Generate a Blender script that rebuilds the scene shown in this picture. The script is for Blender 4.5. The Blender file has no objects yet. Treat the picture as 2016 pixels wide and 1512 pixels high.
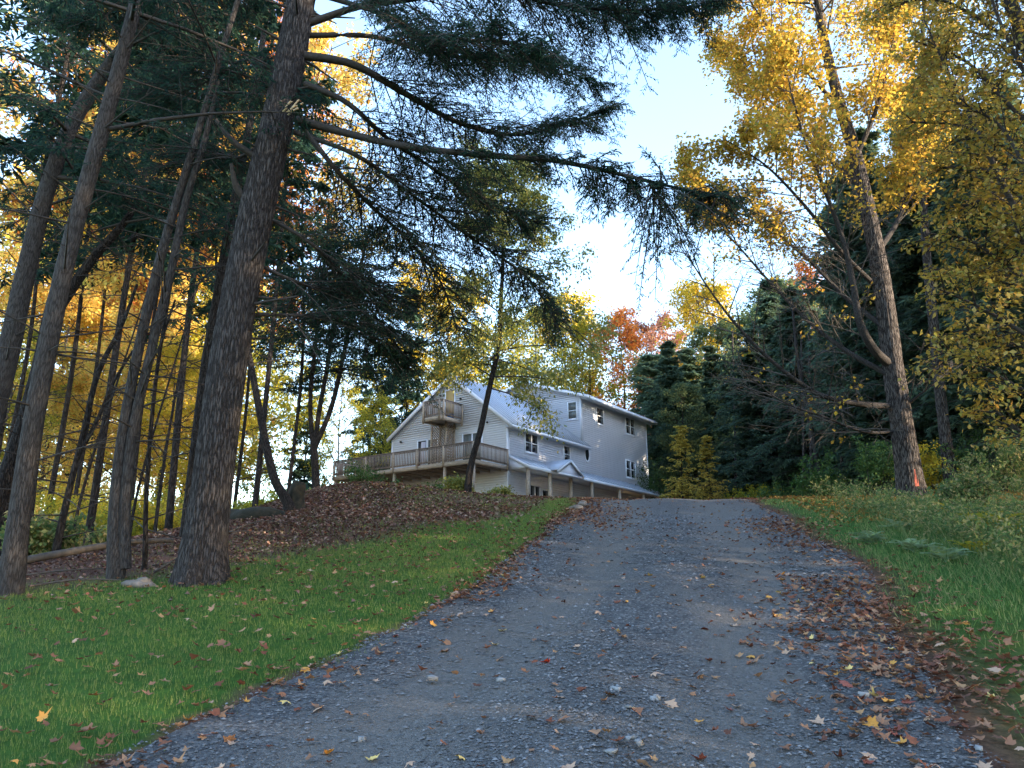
import bpy, math, random
import numpy as np
from mathutils import Vector, Matrix

R = math.radians
scene = bpy.context.scene
col = scene.collection

# ------------------------------------------------------------------ camera
F, TH, EYE = 1514.0, R(15.3), 1.5          # focal length in photo pixels (2016 wide), pitch, eye height
cam_d = bpy.data.cameras.new('camera'); cam = bpy.data.objects.new('camera', cam_d); col.objects.link(cam)
cam_d.sensor_width = 36.0; cam_d.lens = F / 2016 * 36.0; cam_d.clip_end = 3000; cam_d.clip_start = 0.05
cam.location = (0, 0, EYE); cam.rotation_euler = (R(90) + TH, 0, 0)
scene.camera = cam

# ------------------------------------------------------------------ world, sun, exposure
SUN_AZ, SUN_EL = R(112), R(13)             # azimuth clockwise from +Y (view direction), elevation
world = bpy.data.worlds.new('World'); scene.world = world; world.use_nodes = True
wn = world.node_tree; wn.nodes.clear()
sky = wn.nodes.new('ShaderNodeTexSky'); sky.sky_type = 'NISHITA'; sky.sun_disc = False
sky.sun_elevation = SUN_EL; sky.sun_rotation = SUN_AZ
sky.air_density = 1.0; sky.dust_density = 1.0; sky.ozone_density = 1.5
bg = wn.nodes.new('ShaderNodeBackground'); bg.inputs[1].default_value = 0.15
wo = wn.nodes.new('ShaderNodeOutputWorld')
wn.links.new(sky.outputs[0], bg.inputs[0]); wn.links.new(bg.outputs[0], wo.inputs[0])
sun_d = bpy.data.lights.new('sun', 'SUN'); sun = bpy.data.objects.new('sun', sun_d); col.objects.link(sun)
sun_d.energy = 2.6; sun_d.angle = R(0.5); sun_d.color = (1.0, 0.80, 0.56)
sd = Vector((math.sin(SUN_AZ) * math.cos(SUN_EL), math.cos(SUN_AZ) * math.cos(SUN_EL), math.sin(SUN_EL)))
sun.rotation_euler = sd.to_track_quat('Z', 'Y').to_euler()
sun.location = (60, -20, 40)
scene.view_settings.view_transform = 'Standard'; scene.view_settings.look = 'None'
scene.view_settings.gamma = 1.0; scene.view_settings.use_curve_mapping = False
scene.view_settings.exposure = 2.92
scene.cycles.max_bounces = 5; scene.cycles.diffuse_bounces = 3; scene.cycles.transmission_bounces = 3
scene.cycles.glossy_bounces = 2; scene.cycles.use_denoising = True
scene.cycles.caustics_reflective = False; scene.cycles.caustics_refractive = False

# ------------------------------------------------------------------ helpers
def at(px, py, Y):
    """world point seen at photo pixel (px,py) at distance Y along the view axis' ground track"""
    r, u = px - 1008, 756 - py
    d = np.array([r, F * math.cos(TH) - u * math.sin(TH), F * math.sin(TH) + u * math.cos(TH)])
    return d * (Y / d[1]) + np.array([0, 0, EYE])

def sstep(a, b, x):
    t = np.clip((x - a) / (b - a), 0, 1); return t * t * (3 - 2 * t)

_rn = np.random.default_rng(5)
_W = [(_rn.normal(size=2) * f, _rn.uniform(0, 6.28), a) for f, a in
      [(0.25, .5), (0.3, .5), (0.6, .4), (0.7, .4), (1.3, .25), (1.5, .25), (2.9, .14), (3.3, .14)] for _ in (0, 1)]
def noise2(x, y, s=1.0):
    o = 0
    for k, p, a in _W: o = o + a * np.sin(x * s * k[0] + y * s * k[1] + p)
    return o * 0.5

def height(x, y):
    x = np.asarray(x, float); y = np.asarray(y, float)
    t = np.clip((y - 22) / 8, 0, 1)
    z = -0.245 + 0.19 * np.minimum(y, 22) + 8 * (0.19 * t - 0.14 * (t**3 - t**4 / 2)) + 0.05 * np.maximum(y - 30, 0)
    z = z + 0.55 * np.exp(-((x + 5.2) / 3.6)**2 - ((y - 26) / 4.5)**2)
    z = z + 0.18 * np.exp(-((x + 2.5) / 2.2)**2 - ((y - 16) / 3.0)**2)
    z = z - 0.115 * sstep(-4.5, -14, x) * np.clip(y - 9, 0, 15)
    z = z - 0.10 * sstep(-22, -70, x) * np.clip(y, 0, 80)
    z = z + 0.25 * sstep(7.5, 12, x - 0.12 * y) * sstep(4, 10, y)
    z = z - 0.04 * np.maximum(y - 85, 0)
    far = np.clip((np.hypot(x, y) - 90) / 60, 0, 1)
    return z * (1 - 0.2 * far) + 0.05 * noise2(x, y, .8) * sstep(0, 4, np.abs(x - 2 - .12 * y) - 2)

LE = np.array([(-2.35, 0), (-2.2, 4.5), (-2.12, 5.0), (-1.85, 5.74), (-1.58, 6.25), (-1.27, 7.07), (-.99, 7.81), (-.61, 9.28), (-.12, 11.7), (.52, 15.06), (1.47, 20.1), (2.3, 26), (2.4, 34), (1.2, 42), (1.2, 49)])
RE = np.array([(2.0, 0), (2.55, 4.74), (2.95, 5.75), (3.27, 6.45), (3.62, 7.6), (4.1, 9.16), (4.91, 11.25), (5.58, 13.84), (6.4, 17.9), (6.9, 20.5), (7.9, 26), (10, 34), (19, 44), (21, 49)])
def xl(y): return np.interp(y, LE[:, 1], LE[:, 0]) + 0.10 * noise2(y * 1.7, y * 0 + 3, 1.5)
def xr(y): return np.interp(y, RE[:, 1], RE[:, 0]) + 0.16 * noise2(y * 1.3, y * 0 + 9, 1.5)
LB = np.array([(-14, 8.0), (-9, 8.6), (-5.7, 9.15), (-3.9, 10.9), (-2.5, 12.8), (-.6, 16.4), (.5, 20), (1.5, 24), (2.2, 27)])
def lawn_amount(x, y):
    """1 on the mown lawn left of the drive, fading to 0 on the leaf covered knoll; also the verge on the right"""
    yb = np.interp(x, LB[:, 0], LB[:, 1]) + 0.5 * noise2(x, y, 1.6)
    a = 1 - sstep(-0.6, 1.5 + .4 * np.clip(x + 4, 0, 4), y - yb)
    a = a * (x < xl(y))
    d = x - xr(y)
    b = sstep(-0.1, .6, d) * (1 - 0.75 * sstep(4.2, 8, d + .6 * noise2(x, y, 2))) * (0.75 + .25 * sstep(5.5, 9, y))
    return np.maximum(a, b)

def mesh(name, V, faces, mat, parent=None, smooth=False, attr=None):
    """V (n,3); faces: list of int arrays (m,3) or (m,4)"""
    me = bpy.data.meshes.new(name)
    V = np.ascontiguousarray(V, dtype=np.float32)
    faces = [np.asarray(f, dtype=np.int32) for f in faces if len(f)]
    nl = sum(f.size for f in faces); nf = sum(len(f) for f in faces)
    me.vertices.add(len(V)); me.vertices.foreach_set('co', V.ravel())
    me.loops.add(nl); me.polygons.add(nf)
    me.loops.foreach_set('vertex_index', np.concatenate([f.ravel() for f in faces]))
    sizes = np.concatenate([np.full(len(f), f.shape[1], np.int32) for f in faces])
    st = np.concatenate([[0], np.cumsum(sizes)[:-1]]).astype(np.int32)
    me.polygons.foreach_set('loop_start', st)
    me.update(calc_edges=True)
    if smooth: me.polygons.foreach_set('use_smooth', np.ones(nf, bool))
    if attr is not None:
        a = me.attributes.new('cover', 'FLOAT', 'POINT'); a.data.foreach_set('value', np.asarray(attr, np.float32))
    me.materials.append(mat)
    o = bpy.data.objects.new(name, me); col.objects.link(o)
    if parent: o.parent = parent
    return o

def inst(name, me, parent=None):
    o = bpy.data.objects.new(name, me); col.objects.link(o)
    if parent: o.parent = parent
    return o

def tag(o, label=None, cat=None, group=None, kind=None):
    if label: o['label'] = label
    if cat: o['category'] = cat
    if group: o['group'] = group
    if kind: o['kind'] = kind
    return o

def empty(name, loc=(0, 0, 0), rz=0):
    o = bpy.data.objects.new(name, None); col.objects.link(o)
    o.location = loc; o.rotation_euler = (0, 0, rz); o.empty_display_size = .2
    return o

class MB:
    """collects boxes, bars and polygons for one mesh"""
    def __init__(s): s.V = []; s.Q = []; s.T = []; s.n = 0
    def add(s, V, Q=(), T=()):
        V = np.asarray(V, float)
        s.V.append(V)
        if len(Q): s.Q.append(np.asarray(Q) + s.n)
        if len(T): s.T.append(np.asarray(T) + s.n)
        s.n += len(V); return s
    def hexa(s, c):      # eight corners: bottom 0-3, top 4-7
        return s.add(c, [(0, 3, 2, 1), (4, 5, 6, 7), (0, 1, 5, 4), (1, 2, 6, 5), (2, 3, 7, 6), (3, 0, 4, 7)])
    def box(s, lo, hi):
        (x0, y0, z0), (x1, y1, z1) = lo, hi
        return s.hexa([(x0, y0, z0), (x1, y0, z0), (x1, y1, z0), (x0, y1, z0), (x0, y0, z1), (x1, y0, z1), (x1, y1, z1), (x0, y1, z1)])
    def bar(s, a, b, w, h, up=(0, 0, 1)):
        a, b, up = map(lambda q: np.asarray(q, float), (a, b, up)); d = b - a; d /= np.linalg.norm(d)
        sx = np.cross(d, up); sx /= np.linalg.norm(sx); uz = np.cross(sx, d)
        c = [p + sx * i * w / 2 + uz * j * h / 2 for p in (a, b) for i, j in ((-1, -1), (1, -1), (1, 1), (-1, 1))]
        return s.add(c, [(0, 1, 2, 3), (7, 6, 5, 4), (0, 4, 5, 1), (1, 5, 6, 2), (2, 6, 7, 3), (3, 7, 4, 0)])
    def slab(s, poly, th):    # convex polygon (3D, ccw seen from its normal) extruded back by th
        p = np.asarray(poly, float); n = np.cross(p[1] - p[0], p[2] - p[0]); n /= np.linalg.norm(n)
        k = len(p); V = np.vstack([p, p - n * th]); Q = []; T = []
        for i in range(k): j = (i + 1) % k; Q.append((i, i + k, j + k, j))
        for i in range(1, k - 1): T.append((0, i, i + 1)); T.append((k, k + i + 1, k + i))
        return s.add(V, Q, T)
    def build(s, name, mat, parent=None, smooth=False):
        f = []
        if s.Q: f.append(np.vstack(s.Q))
        if s.T: f.append(np.vstack(s.T))
        return mesh(name, np.vstack(s.V), f, mat, parent, smooth)

# ------------------------------------------------------------------ materials
def new_mat(name):
    m = bpy.data.materials.new(name); m.use_nodes = True; nt = m.node_tree; nt.nodes.clear()
    return m, nt, nt.nodes.new('ShaderNodeOutputMaterial')
def nd(nt, t, **k):
    n = nt.nodes.new(t)
    for a, b in k.items(): setattr(n, a, b)
    return n
def ramp(nt, fac, cols, interp='LINEAR', pos=None):
    r = nd(nt, 'ShaderNodeValToRGB'); r.color_ramp.interpolation = interp
    e = r.color_ramp.elements
    pos = pos or [i / max(1, len(cols) - 1) if interp == 'LINEAR' else i / len(cols) for i in range(len(cols))]
    while len(e) < len(cols): e.new(1.0)
    for i, c in enumerate(cols): e[i].position = pos[i]; e[i].color = (*c, 1)
    nt.links.new(fac, r.inputs[0]); return r.outputs[0]
def tex_noise(nt, scale, detail=4, vec=None, rough=.6):
    n = nd(nt, 'ShaderNodeTexNoise'); n.inputs['Scale'].default_value = scale; n.inputs['Detail'].default_value = detail
    n.inputs['Roughness'].default_value = rough
    if vec is not None: nt.links.new(vec, n.inputs['Vector'])
    return n.outputs['Fac']
def mapped(nt, scale=(1, 1, 1), kind='Object'):
    tc = nd(nt, 'ShaderNodeTexCoord'); mp = nd(nt, 'ShaderNodeMapping'); mp.inputs['Scale'].default_value = scale
    nt.links.new(tc.outputs[kind], mp.inputs[0]); return mp.outputs[0]
def bump(nt, h, strength=.5, dist=.02, prev=None):
    b = nd(nt, 'ShaderNodeBump'); b.inputs['Strength'].default_value = strength; b.inputs['Distance'].default_value = dist
    nt.links.new(h, b.inputs['Height'])
    if prev is not None: nt.links.new(prev, b.inputs['Normal'])
    return b.outputs[0]
def mixc(nt, fac, a, b, mode='MIX'):
    m = nd(nt, 'ShaderNodeMix', data_type='RGBA', blend_type=mode)
    if isinstance(fac, (int, float)): m.inputs[0].default_value = fac
    else: nt.links.new(fac, m.inputs[0])
    for s, c in ((6, a), (7, b)):
        if isinstance(c, tuple): m.inputs[s].default_value = (*c, 1)
        else: nt.links.new(c, m.inputs[s])
    return m.outputs[2]
def principled(nt, out, color, rough=.8, normal=None, spec=.3, metal=0):
    p = nd(nt, 'ShaderNodeBsdfPrincipled')
    if isinstance(color, tuple): p.inputs['Base Color'].default_value = (*color, 1)
    else: nt.links.new(color, p.inputs['Base Color'])
    p.inputs['Roughness'].default_value = rough; p.inputs['Specular IOR Level'].default_value = spec
    p.inputs['Metallic'].default_value = metal
    if normal is not None: nt.links.new(normal, p.inputs['Normal'])
    nt.links.new(p.outputs[0], out.inputs[0]); return p

def leaf_mat(name, cols, trans=.45, vary=.25, gloss=0.0, patch=None):
    """every leaf its own tone (random per island), every tree its own shift"""
    m, nt, out = new_mat(name)
    g = nd(nt, 'ShaderNodeNewGeometry'); oi = nd(nt, 'ShaderNodeObjectInfo')
    c = ramp(nt, g.outputs['Random Per Island'], cols)
    if patch: c = mixc(nt, ramp(nt, tex_noise(nt, patch[1], 4, mapped(nt)), [(0, 0, 0), (.6, .6, .6)], pos=[.45, .72]), c, patch[0])
    hs = nd(nt, 'ShaderNodeHueSaturation')
    mr = nd(nt, 'ShaderNodeMapRange'); mr.inputs['To Min'].default_value = 1 - vary; mr.inputs['To Max'].default_value = 1 + vary
    nt.links.new(oi.outputs['Random'], mr.inputs[0]); nt.links.new(mr.outputs[0], hs.inputs['Value'])
    nt.links.new(c, hs.inputs['Color'])
    d = nd(nt, 'ShaderNodeBsdfDiffuse'); t = nd(nt, 'ShaderNodeBsdfTranslucent'); mx = nd(nt, 'ShaderNodeMixShader')
    nt.links.new(hs.outputs[0], d.inputs[0]); nt.links.new(hs.outputs[0], t.inputs[0]); mx.inputs[0].default_value = trans
    nt.links.new(d.outputs[0], mx.inputs[1]); nt.links.new(t.outputs[0], mx.inputs[2])
    sh = mx.outputs[0]
    if gloss:
        gl = nd(nt, 'ShaderNodeBsdfGlossy'); gl.inputs['Roughness'].default_value = .45
        m2 = nd(nt, 'ShaderNodeMixShader'); m2.inputs[0].default_value = gloss
        nt.links.new(sh, m2.inputs[1]); nt.links.new(gl.outputs[0], m2.inputs[2]); sh = m2.outputs[0]
    nt.links.new(sh, out.inputs[0]); return m

def bark_mat(name, dark, light, sc=1.0, plates=True, strength=.9):
    m, nt, out = new_mat(name)
    v = mapped(nt, (38 * sc, 38 * sc, 4.2 * sc))
    wob = tex_noise(nt, 3.0, 3, v)
    vm = nd(nt, 'ShaderNodeVectorMath', operation='ADD'); nt.links.new(v, vm.inputs[0])
    sc3 = nd(nt, 'ShaderNodeVectorMath', operation='SCALE'); cx = nd(nt, 'ShaderNodeCombineXYZ')
    nt.links.new(wob, cx.inputs[0]); nt.links.new(wob, cx.inputs[1]); nt.links.new(cx.outputs[0], sc3.inputs[0]); sc3.inputs['Scale'].default_value = 1.2
    nt.links.new(sc3.outputs[0], vm.inputs[1])
    vo = nd(nt, 'ShaderNodeTexVoronoi', feature='DISTANCE_TO_EDGE'); vo.inputs['Scale'].default_value = 1.0
    nt.links.new(vm.outputs[0], vo.inputs['Vector'])
    fine = tex_noise(nt, 18 * sc, 6, mapped(nt, (2, 2, .6)))
    crack = nd(nt, 'ShaderNodeMapRange'); crack.inputs['From Max'].default_value = .22; nt.links.new(vo.outputs['Distance'], crack.inputs[0])
    mul = nd(nt, 'ShaderNodeMath', operation='MULTIPLY_ADD'); nt.links.new(crack.outputs[0], mul.inputs[0]); mul.inputs[1].default_value = .75 if plates else .25
    f2 = nd(nt, 'ShaderNodeMath', operation='MULTIPLY'); nt.links.new(fine, f2.inputs[0]); f2.inputs[1].default_value = .5
    nt.links.new(f2.outputs[0], mul.inputs[2])
    big = tex_noise(nt, 1.4, 3, mapped(nt, (1, 1, .6)))
    c = ramp(nt, mul.outputs[0], [tuple(x * .45 for x in dark), dark, light], pos=[.12, .55, 1.0])
    c = mixc(nt, ramp(nt, big, [(0, 0, 0), (.35, .35, .35)], pos=[.45, .8]), c, tuple(.5 * (a + b) for a, b in zip(dark, light)))
    principled(nt, out, c, .9, bump(nt, mul.outputs[0], strength, .035), .15)
    return m

def plain_mat(name, c1, c2, nscale=6, rough=.8, bstr=.2, bdist=.01, vec=(1, 1, 1), metal=0, spec=.3, obj_vary=0.0):
    m, nt, out = new_mat(name)
    n = tex_noise(nt, nscale, 5, mapped(nt, vec))
    c = ramp(nt, n, [c1, c2], pos=[.3, .7])
    if obj_vary:
        oi = nd(nt, 'ShaderNodeObjectInfo'); hs = nd(nt, 'ShaderNodeHueSaturation'); mr = nd(nt, 'ShaderNodeMapRange')
        mr.inputs['To Min'].default_value = 1 - obj_vary; mr.inputs['To Max'].default_value = 1 + obj_vary
        nt.links.new(oi.outputs['Random'], mr.inputs[0]); nt.links.new(mr.outputs[0], hs.inputs['Value']); nt.links.new(c, hs.inputs['Color']); c = hs.outputs[0]
    principled(nt, out, c, rough, bump(nt, n, bstr, bdist), spec, metal)
    return m

M = {}
M['hem_bark'] = bark_mat('hemlock_bark', (.040, .035, .036), (.076, .069, .070), 1.0)
M['grey_bark'] = bark_mat('grey_bark', (.038, .034, .034), (.066, .061, .061), 1.3, True, .6)
M['dark_bark'] = bark_mat('dark_bark', (.018, .015, .015), (.05, .044, .043), 1.2)
M['maple_bark'] = bark_mat('maple_bark', (.032, .027, .026), (.13, .115, .11), .7)
M['twig'] = plain_mat('twig_bark', (.022, .018, .017), (.050, .043, .040), 20)
M['dead_wood'] = plain_mat('dead_wood', (.04, .034, .03), (.095, .082, .072), 14, vec=(1, 1, .3))
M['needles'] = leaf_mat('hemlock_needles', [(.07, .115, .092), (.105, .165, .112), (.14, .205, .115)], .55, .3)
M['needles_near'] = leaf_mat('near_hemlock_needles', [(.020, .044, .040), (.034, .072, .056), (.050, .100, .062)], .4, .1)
M['pine'] = leaf_mat('blue_green_needles', [(.03, .065, .055), (.05, .10, .075), (.07, .13, .08)], .3, .2)
M['gold'] = leaf_mat('gold_leaves', [(.72, .44, .10), (.82, .60, .16), (.62, .55, .14), (.74, .36, .09), (.45, .45, .10)], .6, .15)
M['yellow'] = leaf_mat('yellow_leaves', [(.62, .46, .05), (.72, .55, .06), (.48, .42, .06), (.75, .45, .05)], .5, .15)
M['greenmix'] = leaf_mat('mixed_green_leaves', [(.09, .14, .08), (.15, .20, .09), (.22, .25, .10), (.11, .16, .09)], .5, .25)
M['sapling'] = leaf_mat('sapling_leaves', [(.50, .38, .08), (.62, .46, .10), (.42, .38, .09)], .5, .1)
M['olive'] = leaf_mat('olive_leaves', [(.20, .24, .04), (.34, .34, .05), (.50, .40, .05), (.16, .20, .04)], .5, .15)
M['orange'] = leaf_mat('orange_leaves', [(.62, .20, .06), (.70, .30, .06), (.50, .14, .06), (.60, .34, .10)], .5, .15)
M['red'] = leaf_mat('red_leaves', [(.34, .15, .12), (.42, .22, .15), (.30, .14, .12), (.42, .28, .15)], .5, .15)
M['maple'] = leaf_mat('maple_crown', [(.46, .27, .05), (.58, .36, .06), (.34, .28, .05), (.62, .40, .06), (.24, .25, .05), (.40, .20, .05)], .6, .1)
M['beech'] = leaf_mat('beech_leaves', [(.32, .22, .04), (.44, .30, .05), (.24, .24, .05), (.50, .34, .06), (.36, .19, .04), (.20, .22, .05)], .5, .1, .04)
M['cherry'] = leaf_mat('cherry_leaves', [(.15, .20, .06), (.26, .28, .07), (.40, .34, .08), (.20, .24, .07)], .5, .1, .03)
M['green'] = leaf_mat('green_leaves', [(.045, .105, .03), (.075, .155, .04), (.13, .19, .05)], .45, .2, .03)
M['weed'] = leaf_mat('weed_leaves', [(.08, .15, .055), (.13, .20, .07), (.25, .28, .10), (.38, .32, .16), (.11, .18, .08), (.09, .16, .06)], .45, .1)
M['fern_y'] = leaf_mat('fern_fronds', [(.22, .26, .04), (.36, .34, .05), (.46, .34, .05)], .45, .2)
M['fern_g'] = leaf_mat('green_fern_fronds', [(.18, .28, .18), (.26, .35, .20), (.22, .30, .12)], .45, .2)
M['grass'] = leaf_mat('grass_blades', [(.09, .145, .034), (.135, .19, .048), (.17, .22, .06), (.27, .27, .11)], .35, 0, patch=((.15, .16, .06), 1.1))
M['tall_grass'] = leaf_mat('tall_grass_blades', [(.055, .13, .04), (.09, .18, .06), (.13, .22, .07), (.28, .28, .13), (.10, .17, .06)], .35, 0)
LITTER = [(.16, .065, .045), (.24, .10, .065), (.30, .16, .10), (.11, .055, .045), (.34, .20, .13), (.42, .24, .12)]
M['litter'] = leaf_mat('litter_leaves', LITTER, .15, 0)
M['litter_dark'] = leaf_mat('knoll_litter_leaves', [(.13, .062, .050), (.20, .10, .078), (.27, .165, .13), (.08, .045, .038), (.36, .25, .205), (.14, .12, .055)], .1, 0)
for k, (a, b) in dict(tan=((.36, .22, .15), (.50, .33, .23)), brown=((.20, .10, .06), (.33, .18, .10)), orange=((.50, .22, .05), (.62, .32, .07)),
                      yellow=((.62, .42, .14), (.75, .55, .20)), maroon=((.20, .06, .05), (.30, .10, .07)), red=((.62, .05, .03), (.70, .10, .04))).items():
    M['fallen_' + k] = plain_mat('fallen_leaf_' + k, a, b, 22, .65, .4, .01, spec=.25)
M['siding'] = plain_mat('white_vinyl_siding', (.66, .69, .78), (.71, .74, .83), 1.3, .5, .05, .005)
M['trim'] = plain_mat('white_trim', (.72, .74, .80), (.78, .80, .85), 2, .45, .05, .004)
M['soffit'] = plain_mat('soffit', (.62, .62, .63), (.68, .68, .69), 2, .6, .05, .004)
M['metal_roof'] = plain_mat('grey_metal_roof', (.36, .40, .47), (.41, .45, .52), 1.2, .5, .05, .004, metal=.35, spec=.5)
M['wood'] = plain_mat('weathered_deck_wood', (.30, .235, .18), (.48, .395, .31), 5, .8, .3, .01, (1, 1, 4), obj_vary=.2)
M['wood_dark'] = plain_mat('stained_rail_wood', (.20, .155, .13), (.32, .26, .22), 6, .75, .3, .01, obj_vary=.25)
M['lattice'] = plain_mat('lattice_wood', (.20, .14, .10), (.34, .26, .19), 6, .8, .2, .01)
M['door_wood'] = plain_mat('ochre_door', (.38, .25, .09), (.50, .35, .14), 4, .5, .1, .01, (3, 3, .5))
M['grey_door'] = plain_mat('grey_door_paint', (.22, .25, .28), (.27, .30, .33), 3, .5, .05)
M['curtain'] = plain_mat('curtain', (.45, .42, .48), (.60, .57, .62), 12, .9, .2, .01, (1, 1, .05))
M['stone_m'] = plain_mat('lichen_stone', (.10, .085, .075), (.22, .19, .17), 7, .9, .8, .03)
M['moss'] = plain_mat('mossy_bark', (.010, .012, .008), (.035, .030, .022), 9, .95, .8, .03)
M['blue_pot'] = plain_mat('blue_plastic', (.03, .15, .42), (.04, .19, .50), 3, .4)
M['black'] = plain_mat('black_metal', (.02, .02, .02), (.035, .035, .035), 5, .45)
M['blaze'] = plain_mat('orange_paint', (.30, .07, .05), (.62, .16, .10), 24, .7)
M['raw_wood'] = plain_mat('splintered_wood', (.45, .33, .20), (.62, .47, .30), 14)
M['concrete'] = plain_mat('concrete_base', (.42, .39, .33), (.52, .49, .42), 3, .9, .3, .01)
def glass(name, tint, rough=.04):
    m, nt, out = new_mat(name); principled(nt, out, tint, rough, None, .6); return m
M['glass'] = glass('window_glass', (.012, .014, .018))
M['glass_painted_reflection'] = glass('painted_reflection_glass', (.10, .11, .10))  # bright reflection painted into the panes as a paler base colour

# ground: soil under leaves, with lawn where 'cover' is high
m, nt, out = new_mat('ground'); M['ground'] = m
v = mapped(nt); n1 = tex_noise(nt, 1.3, 6, v); n2 = tex_noise(nt, 28, 5, v); n3 = tex_noise(nt, 9, 5, v)
soil = mixc(nt, n1, ramp(nt, n2, [(.035, .018, .014), (.10, .048, .035), (.17, .09, .065)], pos=[.3, .5, .72]), ramp(nt, n3, [(.05, .03, .024), (.13, .07, .05)], pos=[.3, .7]))
turf = ramp(nt, n3, [(.022, .062, .010), (.045, .105, .016)], pos=[.3, .7])
at_ = nd(nt, 'ShaderNodeAttribute'); at_.attribute_name = 'cover'
principled(nt, out, mixc(nt, at_.outputs['Fac'], soil, turf), .95, bump(nt, n2, .7, .03), .1)
# gravel
m, nt, out = new_mat('gravel_surface'); M['gravel'] = m
v = mapped(nt)
vo = nd(nt, 'ShaderNodeTexVoronoi'); vo.inputs['Scale'].default_value = 42; nt.links.new(v, vo.inputs['Vector'])
vb = nd(nt, 'ShaderNodeTexVoronoi'); vb.inputs['Scale'].default_value = 95; nt.links.new(v, vb.inputs['Vector'])
stone = ramp(nt, vo.outputs['Color'], [(.052, .053, .058), (.090, .091, .097), (.13, .131, .137), (.22, .22, .226)], pos=[.1, .45, .75, .97])
dust = ramp(nt, tex_noise(nt, 60, 5, v), [(.135, .127, .120), (.19, .18, .17)], pos=[.35, .65])
wheel = tex_noise(nt, .75, 4, mapped(nt, (1.5, .35, 1)))
tr_ = nd(nt, 'ShaderNodeAttribute'); tr_.attribute_name = 'cover'
ad_ = nd(nt, 'ShaderNodeMath', operation='MULTIPLY_ADD'); nt.links.new(tr_.outputs['Fac'], ad_.inputs[0]); ad_.inputs[1].default_value = .42; nt.links.new(wheel, ad_.inputs[2])
packed = ramp(nt, ad_.outputs[0], [(0, 0, 0), (1, 1, 1)], pos=[.50, .72])
h2 = nd(nt, 'ShaderNodeMath', operation='ADD'); nt.links.new(vo.outputs['Distance'], h2.inputs[0]); nt.links.new(vb.outputs['Distance'], h2.inputs[1])
principled(nt, out, mixc(nt, packed, stone, mixc(nt, .35, dust, stone)), .9, bump(nt, h2.outputs[0], .8, -.02), .2)
M['pebble'] = leaf_mat('gravel_stones', [(.055, .057, .063), (.09, .093, .10), (.125, .128, .137), (.17, .173, .18), (.11, .105, .106), (.28, .28, .29)], 0.0, 0, .05)
M['pale_stone'] = plain_mat('pale_slate', (.17, .18, .20), (.27, .28, .30), 12, .7, .4, .01)

# ------------------------------------------------------------------ ground sheet and drive
def axis(parts):
    o = []
    for a, b, st in parts: o += list(np.arange(a, b, st))
    return np.array(o + [parts[-1][1]])
gx = axis([(-600, -100, 50), (-100, -30, 5), (-30, -14, 1), (-14, 18, .2), (18, 40, 1), (40, 100, 5), (100, 600, 50)])
gy = axis([(-200, -20, 20), (-20, 0, 2), (0, 34, .2), (34, 60, 1), (60, 120, 5), (120, 900, 60)])
X, Y = np.meshgrid(gx, gy); Z = height(X, Y)
inside = (X > xl(Y) + .25) & (X < xr(Y) - .25) & (Y < 49) & (Y > 0)
Z = Z - 0.05 * inside
nx = len(gx); idx = np.arange(X.size).reshape(X.shape)
Fq = np.stack([idx[:-1, :-1], idx[:-1, 1:], idx[1:, 1:], idx[1:, :-1]], -1).reshape(-1, 4)
g = mesh('ground', np.stack([X, Y, Z], -1).reshape(-1, 3), [Fq], M['ground'], smooth=True, attr=lawn_amount(X, Y).ravel())
tag(g, 'leaf covered woodland ground and lawn rising towards the house', 'ground', kind='structure')
dy = np.arange(-3, 49, .15); s = np.linspace(0, 1, 46)
Yd = np.repeat(dy[:, None], len(s), 1); Xd = xl(Yd) * (1 - s) + xr(Yd) * s
Zd = height(Xd, Yd) + .008 + .012 * noise2(Xd * 2, Yd, 2) * np.sin(np.pi * s) - .03 * np.maximum(np.exp(-((s - .27) / .09)**2), np.exp(-((s - .72) / .09)**2)) + .02 * np.exp(-((s - .5) / .12)**2) - .03 * ((s < .001) | (s > .999))
idx = np.arange(Xd.size).reshape(Xd.shape)
Fq = np.stack([idx[:-1, :-1], idx[:-1, 1:], idx[1:, 1:], idx[1:, :-1]], -1).reshape(-1, 4)
trk = np.maximum(np.exp(-((s - .27) / .10)**2), np.exp(-((s - .70) / .10)**2))[None] * np.ones_like(Xd) * np.clip(.75 + .5 * noise2(Xd, Yd, 1.2), 0, 1)
drive = mesh('gravel_drive', np.stack([Xd, Yd, Zd], -1).reshape(-1, 3), [Fq], M['gravel'], smooth=True, attr=trk.ravel())
tag(drive, 'grey gravel drive climbing the slope to the house', 'drive', kind='structure')
def drive_z(x, y):
    s = (x - xl(y)) / (xr(y) - xl(y))
    return height(x, y) + .008 - .03 * np.maximum(np.exp(-((s - .27) / .09)**2), np.exp(-((s - .72) / .09)**2)) + .02 * np.exp(-((s - .5) / .12)**2)

# ------------------------------------------------------------------ house
HA = R(36); HU = np.array([math.sin(HA), math.cos(HA), 0]); HV = np.array([-math.cos(HA), math.sin(HA), 0])
HO = np.array([-0.23, 44.0, 0.0])
def H(s, t, z): return HO + HU * s + HV * t + np.array([0, 0, z])     # s along the long side, t along the gable, z height
house = empty('house', HO + np.array([0, 0, 5.6])); bpy.context.view_layer.update()
tag(house, 'white clapboard house with grey metal roof, tall rear wing, porch and deck', 'house')
HINV = house.matrix_world.inverted()
def hp(o):            # parent to the house, keeping world coordinates
    o.parent = house; o.matrix_parent_inverse = HINV; return o
def sub(o, part):     # sub-part of a part built in the same coordinates
    o.parent = part; return o

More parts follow.
